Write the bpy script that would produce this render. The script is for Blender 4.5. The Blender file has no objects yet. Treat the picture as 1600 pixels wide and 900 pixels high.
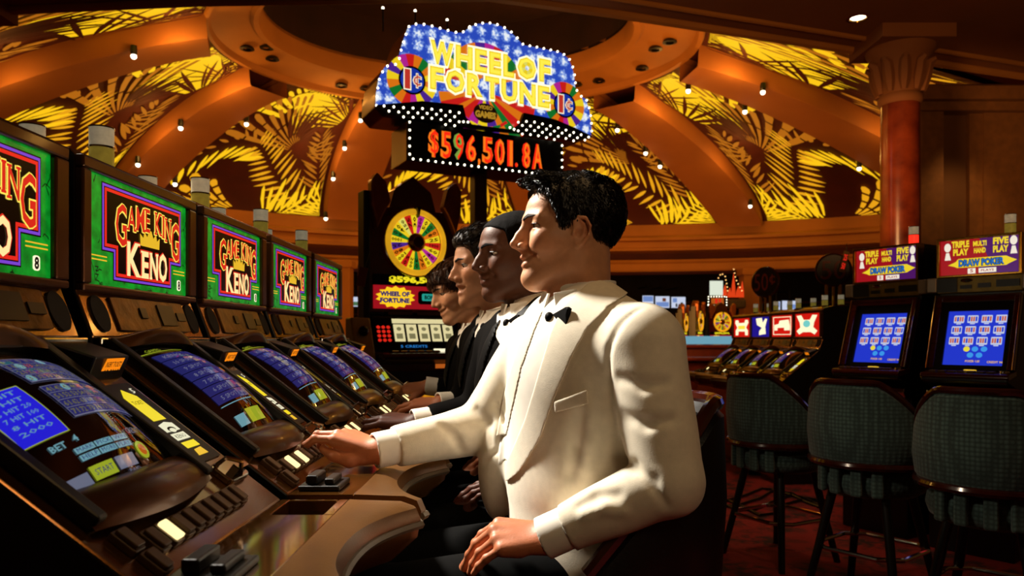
import bpy, math, random
import numpy as np
from mathutils import Vector, Matrix

random.seed(7)
SC = bpy.context.scene
COL = SC.collection
R = math.radians
pi = math.pi

# ------------------------------------------------------------------ camera
F, CX, HY, CZ = 1160.0, 800.0, 529.0, 1.12      # focal length and horizon in pixels, eye height
cam_d = bpy.data.cameras.new('camera')
cam_d.sensor_width = 36.0
cam_d.lens = F / 1600 * 36
cam_d.shift_y = (HY - 450) / 1600
cam_d.clip_start, cam_d.clip_end = 0.05, 200
cam_d.dof.use_dof = True
cam_d.dof.focus_distance = 1.62
cam_d.dof.aperture_fstop = 6.3
cam = bpy.data.objects.new('camera', cam_d)
cam.location = (0, 0, CZ)
cam.rotation_euler = (R(90), 0, 0)
COL.objects.link(cam)
SC.camera = cam
SC.view_settings.view_transform = 'Standard'
SC.view_settings.look = 'None'
SC.view_settings.exposure = 0.0
SC.view_settings.gamma = 1.0
SC.view_settings.use_curve_mapping = False

# ------------------------------------------------------------------ world and lamps
w = bpy.data.worlds.new('world')
SC.world = w
w.use_nodes = True
w.node_tree.nodes['Background'].inputs[0].default_value = (1.0, 0.42, 0.12, 1)
w.node_tree.nodes['Background'].inputs[1].default_value = 0.035


def lamp(name, kind, loc, target, energy, color, size=0.3, angle=60, blend=0.6):
    d = bpy.data.lights.new(name, kind)
    d.energy = energy
    d.color = color
    if kind == 'AREA':
        d.shape = 'DISK'
        d.size = size
    else:
        d.shadow_soft_size = size
    if kind == 'SPOT':
        d.spot_size = R(angle)
        d.spot_blend = blend
    o = bpy.data.objects.new(name, d)
    o.location = loc
    o.rotation_euler = (Vector(target) - Vector(loc)).to_track_quat('-Z', 'Y').to_euler()
    COL.objects.link(o)
    return o


lamp('key_spotlight', 'SPOT', (-2.05, 2.75, 3.55), (-0.02, 1.55, 1.06), 1750, (1.0, 0.92, 0.80), 0.22, 25, 0.7)
lamp('group_spotlight', 'SPOT', (-1.40, 2.05, 2.30), (-0.15, 2.40, 1.25), 60, (1.0, 0.78, 0.56), 0.14, 44, 0.8)
lamp('fill_spotlight', 'SPOT', (0.7, -0.6, 2.3), (0.15, 1.5, 1.05), 30, (1.0, 0.72, 0.42), 0.35, 40, 0.9)
lamp('face_fill_spot', 'SPOT', (-0.72, 2.62, 1.56), (-0.2, 2.7, 1.25), 9, (1.0, 0.80, 0.55), 0.15, 100, 1.0)  # added spot without a fixture, brightens the farther men's faces
lamp('carpet_fill_spot', 'SPOT', (2.0, 4.4, 3.9), (1.6, 5.2, 0.0), 140, (1.0, 0.6, 0.35), 0.3, 50, 0.9)  # extra spot added to lift the dark carpet behind the stools
lamp('aisle_spotlight', 'SPOT', (0.9, 1.6, 3.9), (1.55, 3.3, 0.4), 55, (1.0, 0.66, 0.36), 0.3, 42, 0.9)
lamp('machine_row_spotlight', 'SPOT', (0.4, 1.2, 3.9), (-0.6, 1.8, 0.9), 60, (1.0, 0.60, 0.25), 0.3, 50, 0.9)
lamp('dome_fill_light', 'AREA', (1.2, 9.4, 2.0), (0.5, 15.0, 4.6), 290, (1.0, 0.42, 0.09), 2.5)  # added disk lamp in mid-air, outside any cove, brightens dome and cornice
lamp('column_fill_spot', 'SPOT', (1.9, 5.2, 2.2), (3.9, 7.4, 2.75), 420, (1.0, 0.5, 0.18), 0.3, 36, 0.8)  # added lamp hanging free in the room to brighten the red column
lamp('ceiling_wash', 'SPOT', (0.8, -1.2, 1.5), (2.8, 6.5, 4.1), 520, (1.0, 0.5, 0.18), 0.4, 44, 1.0)  # unseen spot behind the camera, added to brighten soffit and capital
lamp('wall_downlight', 'SPOT', (5.2, 8.1, 3.7), (5.15, 8.8, 1.5), 40, (1.0, 0.55, 0.18), 0.1, 70, 0.9)


def at(px, py, d):
    """photo pixel at distance d along the view -> world point"""
    return np.array([(px - CX) / F * d, d, CZ - (py - HY) / F * d])


# ------------------------------------------------------------------ materials
def lin(c):
    if isinstance(c, str):
        c = tuple(int(c[i:i + 2], 16) / 255 for i in (0, 2, 4))
    return tuple(x / 12.92 if x <= 0.04045 else ((x + 0.055) / 1.055) ** 2.4 for x in c) + (1.0,)


MATS = {}


def mat(name, col='808080', rough=0.5, metal=0.0, emit=0.0, ecol=None, noise=0.12, nscale=12.0, bump=0.0, bscale=60.0,
        coat=0.0, spec=0.5, trans=0.0, ior=1.5, sheen=0.0, alpha_col=None, stretch=None, sss=0.0):
    if name in MATS:
        return MATS[name]
    m = bpy.data.materials.new(name)
    m.use_nodes = True
    nt = m.node_tree
    b = nt.nodes['Principled BSDF']
    base = lin(col)
    b.inputs['Roughness'].default_value = rough
    b.inputs['Metallic'].default_value = metal
    b.inputs['Specular IOR Level'].default_value = spec
    b.inputs['IOR'].default_value = ior
    b.inputs['Coat Weight'].default_value = coat
    b.inputs['Coat Roughness'].default_value = 0.08
    b.inputs['Transmission Weight'].default_value = trans
    b.inputs['Sheen Weight'].default_value = sheen
    if sss:
        b.inputs['Subsurface Weight'].default_value = sss
        b.inputs['Subsurface Radius'].default_value = (0.012, 0.005, 0.003)
    b.inputs['Base Color'].default_value = base
    tc = nt.nodes.new('ShaderNodeTexCoord')
    src = tc.outputs['Object']
    if stretch:
        mp = nt.nodes.new('ShaderNodeMapping')
        mp.inputs['Scale'].default_value = stretch
        nt.links.new(src, mp.inputs['Vector'])
        src = mp.outputs['Vector']
    if noise > 0:
        n = nt.nodes.new('ShaderNodeTexNoise')
        n.inputs['Scale'].default_value = nscale
        n.inputs['Detail'].default_value = 4
        nt.links.new(src, n.inputs['Vector'])
        r = nt.nodes.new('ShaderNodeValToRGB')
        lo, hi = 1 - noise * 1.6, 1 + noise * 1.2
        r.color_ramp.elements[0].position = 0.3
        r.color_ramp.elements[1].position = 0.7
        c2 = lin(alpha_col) if alpha_col else None
        if c2:
            r.color_ramp.elements[0].color = c2
            r.color_ramp.elements[1].color = base
        else:
            r.color_ramp.elements[0].color = tuple(x * lo for x in base[:3]) + (1,)
            r.color_ramp.elements[1].color = tuple(min(1, x * hi) for x in base[:3]) + (1,)
        nt.links.new(n.outputs['Fac'], r.inputs['Fac'])
        nt.links.new(r.outputs['Color'], b.inputs['Base Color'])
        if emit and not ecol:
            nt.links.new(r.outputs['Color'], b.inputs['Emission Color'])
    if emit:
        if ecol or noise <= 0:
            b.inputs['Emission Color'].default_value = lin(ecol or col)
        b.inputs['Emission Strength'].default_value = emit
    if bump:
        n2 = nt.nodes.new('ShaderNodeTexNoise')
        n2.inputs['Scale'].default_value = bscale
        n2.inputs['Detail'].default_value = 5
        nt.links.new(src, n2.inputs['Vector'])
        bp = nt.nodes.new('ShaderNodeBump')
        bp.inputs['Strength'].default_value = bump
        bp.inputs['Distance'].default_value = 0.004
        nt.links.new(n2.outputs['Fac'], bp.inputs['Height'])
        nt.links.new(bp.outputs['Normal'], b.inputs['Normal'])
    MATS[name] = m
    return m


def glow(name, col, s, rough=0.25, noise=0.0):
    """a backlit or lamp surface: the colour is what it gives off"""
    return mat(name, '0a0a0a', rough, emit=s, ecol=col, noise=0.0)


def skin_mat(name, col, rough=0.5, sss=0.12):
    m = mat(name, col, rough, noise=0.07, nscale=38, bump=0.10, bscale=260, sss=sss, spec=0.45)
    nt = m.node_tree
    b = nt.nodes['Principled BSDF']
    link = b.inputs['Base Color'].links[0]
    a = nt.nodes.new('ShaderNodeAttribute')
    a.attribute_name = 'tint'
    mx = nt.nodes.new('ShaderNodeMix')
    mx.data_type = 'RGBA'
    mx.blend_type = 'MULTIPLY'
    mx.inputs[0].default_value = 1.0
    nt.links.new(link.from_socket, mx.inputs[6])
    nt.links.new(a.outputs['Color'], mx.inputs[7])
    nt.links.new(mx.outputs[2], b.inputs['Base Color'])
    return m


# ------------------------------------------------------------------ object helpers
def put(o, parent=None):
    COL.objects.link(o)
    if parent is not None:
        o.parent = parent
    return o


def tag(o, label=None, cat=None, group=None, kind=None):
    if label:
        o['label'] = label
    if cat:
        o['category'] = cat
    if group:
        o['group'] = group
    if kind:
        o['kind'] = kind
    return o


def empty(name, loc=(0, 0, 0), rz=0.0):
    o = bpy.data.objects.new(name, None)
    o.empty_display_size = 0.1
    o.location = loc
    o.rotation_euler = (0, 0, rz)
    return put(o)


KIDS = {}


def kids(o):
    return [c for c in o.children]


def copy_tree(o, parent=None):
    c = o.copy()
    COL.objects.link(c)
    if parent is not None:
        c.parent = parent
    for ch in kids(o):
        copy_tree(ch, c)
    return c


class MB:
    """collects shapes and links them as ONE mesh object"""

    def __init__(s):
        s.v, s.f, s.m = [], [], []

    def add(s, verts, faces, mi=0):
        n = len(s.v)
        s.v += [tuple(float(x) for x in p) for p in verts]
        s.f += [tuple(i + n for i in f) for f in faces]
        s.m += [mi] * len(faces)
        return s

    def box(s, x0, x1, y0, y1, z0, z1, mi=0, fn=None):
        p = [(x, y, z) for z in (z0, z1) for y in (y0, y1) for x in (x0, x1)]
        if fn:
            p = [fn(*q) for q in p]
        return s.add(p, [(0, 2, 3, 1), (4, 5, 7, 6), (0, 1, 5, 4), (2, 6, 7, 3), (0, 4, 6, 2), (1, 3, 7, 5)], mi)

    def prism(s, poly, fn, w0, w1, mi=0, mside=None):
        """poly of (u, v), swept from w0 to w1; fn(u, v, w) -> point"""
        n = len(poly)
        p = [fn(u, v, w0) for u, v in poly] + [fn(u, v, w1) for u, v in poly]
        s.add(p, [tuple(range(n - 1, -1, -1)), tuple(range(n, 2 * n))], mi)
        k = len(s.v) - 2 * n
        for i in range(n):
            j = (i + 1) % n
            s.f.append((k + i, k + j, k + n + j, k + n + i))
            s.m.append(mi if mside is None else mside)
        return s

    def flat(s, poly, fn, w=0.0, mi=0):
        return s.add([fn(u, v, w) for u, v in poly], [tuple(range(len(poly)))], mi)

    def tube(s, pts, r, n=8, closed=False, mi=0):
        P = [Vector(p) for p in pts]
        m = len(P)
        rs = r if isinstance(r, (list, tuple)) else [r] * m
        vs, fs = [], []
        up = None
        for i in range(m):
            a = P[i - 1] if (i > 0 or closed) else P[i]
            b = P[(i + 1) % m] if (i < m - 1 or closed) else P[i]
            t = (b - a).normalized()
            if up is None:
                up = Vector((0, 0, 1)) if abs(t.z) < 0.9 else Vector((1, 0, 0))
            x = t.cross(up).normalized()
            up = x.cross(t).normalized()
            for k in range(n):
                q = P[i] + (x * math.cos(2 * pi * k / n) + up * math.sin(2 * pi * k / n)) * rs[i]
                vs.append(q)
        for i in range(m if closed else m - 1):
            j = (i + 1) % m
            for k in range(n):
                l = (k + 1) % n
                fs.append((i * n + k, i * n + l, j * n + l, j * n + k))
        if not closed:
            fs.append(tuple(range(n - 1, -1, -1)))
            fs.append(tuple(range((m - 1) * n, m * n)))
        return s.add(vs, fs, mi)

    def lathe(s, prof, n=24, c=(0, 0, 0), mi=0, fn=None):
        vs, fs = [], []
        for r, z in prof:
            for k in range(n):
                a = 2 * pi * k / n
                p = (c[0] + r * math.cos(a), c[1] + r * math.sin(a), c[2] + z)
                vs.append(fn(*p) if fn else p)
        for i in range(len(prof) - 1):
            for k in range(n):
                l = (k + 1) % n
                fs.append((i * n + k, i * n + l, (i + 1) * n + l, (i + 1) * n + k))
        fs.append(tuple(range(n - 1, -1, -1)))
        fs.append(tuple(range((len(prof) - 1) * n, len(prof) * n)))
        return s.add(vs, fs, mi)

    def ball(s, c, r, n=12, m=8, mi=0):
        rr = r if isinstance(r, (tuple, list)) else (r, r, r)
        vs = [(c[0], c[1], c[2] - rr[2])]
        fs = []
        for i in range(1, m):
            a = -pi / 2 + pi * i / m
            for k in range(n):
                b = 2 * pi * k / n
                vs.append((c[0] + rr[0] * math.cos(a) * math.cos(b), c[1] + rr[1] * math.cos(a) * math.sin(b), c[2] + rr[2] * math.sin(a)))
        vs.append((c[0], c[1], c[2] + rr[2]))
        for k in range(n):
            fs.append((0, 1 + (k + 1) % n, 1 + k))
            fs.append((len(vs) - 1, len(vs) - 1 - n + k, len(vs) - 1 - n + (k + 1) % n))
        for i in range(m - 2):
            for k in range(n):
                l = (k + 1) % n
                fs.append((1 + i * n + k, 1 + i * n + l, 1 + (i + 1) * n + l, 1 + (i + 1) * n + k))
        return s.add(vs, fs, mi)

    def grid(s, fn, nu, nv, mi=0, closed_u=False):
        vs, fs = [], []
        for j in range(nv + 1):
            for i in range(nu if closed_u else nu + 1):
                vs.append(fn(i / nu, j / nv))
        W = nu if closed_u else nu + 1
        for j in range(nv):
            for i in range(nu):
                i2 = (i + 1) % W
                fs.append((j * W + i, j * W + i2, (j + 1) * W + i2, (j + 1) * W + i))
        return s.add(vs, fs, mi)

    def mesh(s, name, mats, smooth=False):
        me = bpy.data.meshes.new(name)
        me.from_pydata(s.v, [], s.f)
        if not isinstance(mats, (list, tuple)):
            mats = [mats]
        for m in mats:
            me.materials.append(m)
        if len(mats) > 1:
            me.polygons.foreach_set('material_index', s.m)
        if smooth:
            me.polygons.foreach_set('use_smooth', [True] * len(s.f))
        me.update()
        return me

    def build(s, name, mats, parent=None, smooth=False, bevel=0.0, segs=2, loc=None, label=None):
        o = bpy.data.objects.new(name, s.mesh(name, mats, smooth))
        put(o, parent)
        if loc is not None:
            o.location = loc
        if bevel:
            b = o.modifiers.new('bevel', 'BEVEL')
            b.width = bevel
            b.segments = segs
            b.limit_method = 'ANGLE'
            b.angle_limit = R(35)
        if smooth and bevel == 0.0:
            try:
                o.data.set_sharp_from_angle(angle=R(42))
            except Exception:
                pass
        if label:
            o['label'] = label
        return o


def circ(cx, cy, r, n=24, ry=None, a0=0.0, a1=2 * pi):
    ry = r if ry is None else ry
    full = abs(a1 - a0 - 2 * pi) < 1e-6
    m = n if full else n + 1
    return [(cx + r * math.cos(a0 + (a1 - a0) * k / n), cy + ry * math.sin(a0 + (a1 - a0) * k / n)) for k in range(m)]


def rect(u0, u1, v0, v1):
    return [(u0, v0), (u1, v0), (u1, v1), (u0, v1)]


def rrect(u0, u1, v0, v1, r, n=4):
    out = []
    for cx, cy, a in ((u1 - r, v1 - r, 0), (u0 + r, v1 - r, 90), (u0 + r, v0 + r, 180), (u1 - r, v0 + r, 270)):
        for k in range(n + 1):
            t = R(a + 90 * k / n)
            out.append((cx + r * math.cos(t), cy + r * math.sin(t)))
    return out


# ------------------------------------------------------------------ lettering
_TXT = {}


def text_geo(s, bold=0.0, res=2):
    """filled outline of the words in the built-in font: height-1 letters, centred in x"""
    key = (s, bold, res)
    if key in _TXT:
        return _TXT[key]
    cu = bpy.data.curves.new('lettering', 'FONT')
    cu.body = s
    cu.align_x = 'LEFT'
    cu.size = 1.0
    cu.offset = bold
    cu.resolution_u = res
    cu.fill_mode = 'FRONT'
    ob = bpy.data.objects.new('lettering', cu)
    COL.objects.link(ob)
    bpy.context.view_layer.update()
    me = bpy.data.meshes.new_from_object(ob.evaluated_get(bpy.context.evaluated_depsgraph_get()))
    vs = [tuple(v.co[:2]) for v in me.vertices]
    fs = [tuple(p.vertices) for p in me.polygons]
    bpy.data.objects.remove(ob)
    bpy.data.curves.remove(cu)
    bpy.data.meshes.remove(me)
    if not vs:
        vs, fs = [(0, 0)], []
    x0, x1 = min(v[0] for v in vs), max(v[0] for v in vs)
    y0, y1 = min(v[1] for v in vs), max(v[1] for v in vs)
    _TXT[key] = (vs, fs, x0, x1, y0, y1)
    return _TXT[key]


def put_text(mb, s, fn, u0, u1, v0, v1, w=0.0, mi=0, bold=0.0, res=2, warp=None):
    """fit the words into the box u0..u1, v0..v1 of the surface fn(u, v, w)"""
    vs, fs, x0, x1, y0, y1 = text_geo(s, bold, res)
    pts = []
    for x, y in vs:
        a = (x - x0) / max(1e-6, x1 - x0)
        b = (y - y0) / max(1e-6, y1 - y0)
        if warp:
            a, b = warp(a, b)
        pts.append(fn(u0 + (u1 - u0) * a, v0 + (v1 - v0) * b, w))
    mb.add(pts, fs, mi)


def put_cent(mb, fn, u0, u1, v0, v1, w, mi, bold=0.0):
    """a cent mark: a round c with an upright bar through it"""
    h = v1 - v0
    put_text(mb, 'C', fn, u0, u1, v0 + h * 0.14, v1 - h * 0.14, w, mi, bold)
    m, t = (u0 + u1) / 2, (u1 - u0) * (0.07 + bold)
    mb.flat(rect(m - t, m + t, v0, v1), fn, w + 0.0003, mi)

# ================================================================== SETTING
M_CARPET = mat('carpet_red', '5e0f0c', 0.95, noise=0.0, bump=0.6, bscale=180)
_nt = M_CARPET.node_tree
_tc = _nt.nodes.new('ShaderNodeTexCoord')
_vo = _nt.nodes.new('ShaderNodeTexVoronoi')
_vo.inputs['Scale'].default_value = 5.0
_no = _nt.nodes.new('ShaderNodeTexNoise')
_no.inputs['Scale'].default_value = 9.0
_no.inputs['Distortion'].default_value = 2.0
_mx = _nt.nodes.new('ShaderNodeMix')
_mx.data_type = 'FLOAT'
_mx.inputs[0].default_value = 0.6
_nt.links.new(_tc.outputs['Object'], _vo.inputs['Vector'])
_nt.links.new(_tc.outputs['Object'], _no.inputs['Vector'])
_nt.links.new(_vo.outputs['Distance'], _mx.inputs[2])
_nt.links.new(_no.outputs['Fac'], _mx.inputs[3])
_rp = _nt.nodes.new('ShaderNodeValToRGB')
_rp.color_ramp.interpolation = 'EASE'
_rp.color_ramp.elements[0].position, _rp.color_ramp.elements[0].color = 0.36, lin('2a0a06')
_rp.color_ramp.elements[1].position, _rp.color_ramp.elements[1].color = 0.56, lin('7d120d')
_e = _rp.color_ramp.elements.new(0.47)
_e.color = lin('5f0d0a')
_nt.links.new(_mx.outputs[0], _rp.inputs['Fac'])
_nt.links.new(_rp.outputs['Color'], _nt.nodes['Principled BSDF'].inputs['Base Color'])

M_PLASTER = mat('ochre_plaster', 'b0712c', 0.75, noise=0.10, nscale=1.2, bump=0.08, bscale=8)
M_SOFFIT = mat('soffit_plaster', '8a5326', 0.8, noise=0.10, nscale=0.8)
M_RIB = mat('rib_plaster', 'a8642a', 0.8, noise=0.08, nscale=1.0)
M_MAROON = mat('maroon_screen', '4a1208', 0.75, noise=0.15, nscale=2)
M_DARKRED = mat('dark_red_recess', '4a1509', 0.8, noise=0.15, nscale=1.5)
M_DARKW = mat('dark_wall', '1c1009', 0.85, noise=0.2, nscale=1.5)
M_COFFER = mat('coffer_brown', '2e140a', 0.85, noise=0.25, nscale=1.4)
M_REDSTONE = mat('red_marble', '8a3a1a', 0.22, noise=0.30, nscale=3.5, alpha_col='4c160a', coat=0.3)
M_LEAF1 = glow('leaf_bright', 'ffc617', 1.0, 0.7)
M_LEAF2 = glow('leaf_mid', 'ffb01a', 0.8, 0.7)
M_LEAF3 = glow('leaf_dim', 'ef8a1c', 0.50, 0.7)
M_BULB = glow('bulb_white', 'fff3d2', 5.0)
M_BLACK = mat('black_plastic', '0a0908', 0.35, noise=0.1, nscale=20)
M_CHROME = mat('chrome', 'c9c2b4', 0.12, 1.0, noise=0.05, nscale=8)
M_BRASS = mat('brass', 'b98a34', 0.2, 1.0, noise=0.08, nscale=8)

floor = MB().flat(rect(-16, 16, -4, 30), lambda u, v, w: (u, v, w)).build('floor', M_CARPET)
tag(floor, kind='structure')

S = 12.0


def ring_o(th):
    t = R(th)
    return np.array([(-0.0731 + 0.3248 * math.sin(t)) * S, (1 + 0.2511 * math.cos(t)) * S, CZ + 0.3956 * S])


def ring_i(th):
    t = R(th)
    return np.array([(-0.086 + 0.244 * math.sin(t)) * S, (1 + 0.186 * math.cos(t)) * S, CZ + 0.415 * S])


def base_pt(ph, out=0.0, z=None):
    t = R(ph)
    return np.array([(0.1314 + 0.9993 * math.sin(t)) * S + out * math.sin(t), (0.6339 + 0.8551 * math.cos(t)) * S + out * math.cos(t),
                     CZ + 0.2254 * S if z is None else z])


RIBS = [-145, -105, -64.6, -24.6, 11, 46.7, 82.8, 118]
RIB_FOOT = [-90, -69.5, -49.0, -26.8, -4.2, 18.4, 40.9, 63]


def phi(th):
    return float(np.interp(th, RIBS, RIB_FOOT)) if -145 <= th <= 118 else (-90 + (th + 145) * 0.52 if th < 0 else 63 + (th - 118) * 0.62)


def dome(th, s, off=0.0):
    def raw(th, s):
        a, b = ring_o(th), base_pt(phi(th))
        w = max(0.0, math.sin(s * pi / 2)) ** 1.474
        q = max(0.0, math.cos(s * pi / 2)) ** 1.474
        p = a + (b - a) * w
        p[2] = b[2] + (a[2] - b[2]) * q
        return p
    s0 = min(max(s, 0.03), 0.97)
    p = raw(th, s)
    if off:
        du = raw(th + 0.5, s0) - raw(th - 0.5, s0)
        dv = raw(th, s0 + 0.02) - raw(th, s0 - 0.02)
        n = np.cross(du, dv)
        n /= np.linalg.norm(n)
        c = np.array([0.0, 9.5, 1.5])
        if np.dot(n, c - p) < 0:
            n = -n
        p = p + n * off
    return p




def hw(s):
    return 7.55 * (1 - s) + 3.5 * s


# dome shell behind the panels and ribs
sh = MB().grid(lambda u, v: dome(-160 + 310 * u, v, -0.12), 80, 16).build('ceiling', M_MAROON, smooth=True)
tag(sh, kind='structure')
# the ring, its recessed coffer and the soffit in front
rg = MB()


def ringf(u, v):
    th = 360 * u
    a, b = ring_o(th), ring_i(th)
    prof = [(-0.03, 0.45), (-0.03, 0.0), (0.0, -0.06), (0.06, -0.06), (0.10, 0.02), (0.5, 0.02), (0.80, 0.0), (0.86, -0.08), (0.95, -0.08), (1.0, 0.0), (1.0, 0.25)]
    k = v * (len(prof) - 1)
    i = min(int(k), len(prof) - 2)
    f = k - i
    q, dz = prof[i][0] * (1 - f) + prof[i + 1][0] * f, prof[i][1] * (1 - f) + prof[i + 1][1] * f
    p = a + (b - a) * q
    p[2] += dz
    return p


rg.grid(ringf, 72, 10, closed_u=True)
tag(rg.build('trim_1', M_PLASTER, smooth=True), kind='structure')
cf = MB().grid(lambda u, v: ring_i(360 * u) * 1.0 + np.array([0, 0, 0.2 + 1.0 * v]), 72, 2, closed_u=True)
cf.flat([tuple((ring_i(5 * k))[:2]) for k in range(72)], lambda u, v, w: (u, v, CZ + 0.4 * S + 1.2))
tag(cf.build('trim_2', M_COFFER), kind='structure')

# ribs
for i, th in enumerate(RIBS[:-1]):
    mb = MB()

    def ribf(u, v, th=th):
        k = [(-1, -0.10), (-1, 0.0), (-1, 0.31), (-0.94, 0.35), (0.94, 0.35), (1, 0.31), (1, 0.0), (1, -0.10)][int(round(u * 7))]
        return dome(th + k[0] * hw(v), -0.01 + v * 1.01, k[1])
    mb.grid(ribf, 7, 26)
    r = mb.build('ceiling_rib', M_RIB, smooth=True)
    tag(r, kind='structure')


# ---- backlit palm panels
def leaf(mb, P, u, v, ang, ln, wd, mi=0, asp=1.0):
    """one pointed leaflet cut-out; ang in degrees, lengths in panel units"""
    ca, sa = math.cos(R(ang)), math.sin(R(ang))
    pts = []
    prof = [(0, 0.12), (0.12, 0.62), (0.35, 1.0), (0.6, 0.9), (0.82, 0.5), (1.0, 0.05)]
    for t, w in prof:
        pts.append((t * ln, w * wd / 2))
    for t, w in reversed(prof):
        pts.append((t * ln, -w * wd / 2))
    out = []
    for a, b in pts:
        x = u + (a * ca - b * sa) * asp
        y = v + (a * sa + b * ca)
        out.append(P(min(max(x, 0.03), 0.97), min(max(y, 0.02), 0.985)))
    mb.add(out, [tuple(range(len(out)))], mi)


def bez(c, t):
    c = [np.array(p, float) for p in c]
    while len(c) > 1:
        c = [c[i] * (1 - t) + c[i + 1] * t for i in range(len(c) - 1)]
    return c[0]


def frond(mb, P, ctrl, n, l0, l1, wd, a_left, a_right, mi=0, start=0.05, rng=None):
    """leaflets along a curved midrib; a_left / a_right = angle to the midrib, None to leave that side out"""
    for k in range(n):
        t = start + (1 - start) * k / max(1, n - 1)
        p, q = bez(ctrl, t), bez(ctrl, min(1.0, t + 0.02))
        if t > 0.98:
            p, q = bez(ctrl, 0.97), bez(ctrl, 1.0)
        d = math.degrees(math.atan2(*(q - p)[::-1]))
        ln = (l0 + (l1 - l0) * t) * (0.85 + 0.3 * rng.random())
        for s, a in ((1, a_left), (-1, a_right)):
            if a is None:
                continue
            aa = d + s * (a + rng.uniform(-6, 6))
            nx, ny = math.cos(R(aa)), math.sin(R(aa))
            leaf(mb, P, p[0] + nx * 0.012, p[1] + ny * 0.012, aa, ln, wd * (0.8 + 0.4 * rng.random()), mi)


def fan(mb, P, o, a0, a1, n, l0, l1, r0, wd, mi=0, rng=None, seg=1):
    for k in range(n):
        a = a0 + (a1 - a0) * (k + 0.5) / n + rng.uniform(-2, 2)
        tot = l0 + (l1 - l0) * rng.random()
        st = r0 * (0.7 + 0.6 * rng.random())
        for j in range(seg):
            b = st + (tot - st) * j / seg
            e = st + (tot - st) * (j + 1) / seg - (0.012 if seg > 1 else 0)
            leaf(mb, P, o[0] + b * math.cos(R(a)), o[1] + b * math.sin(R(a)), a + rng.uniform(-3, 3), e - b, wd * (0.6 + 0.5 * b / tot), mi)


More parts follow.
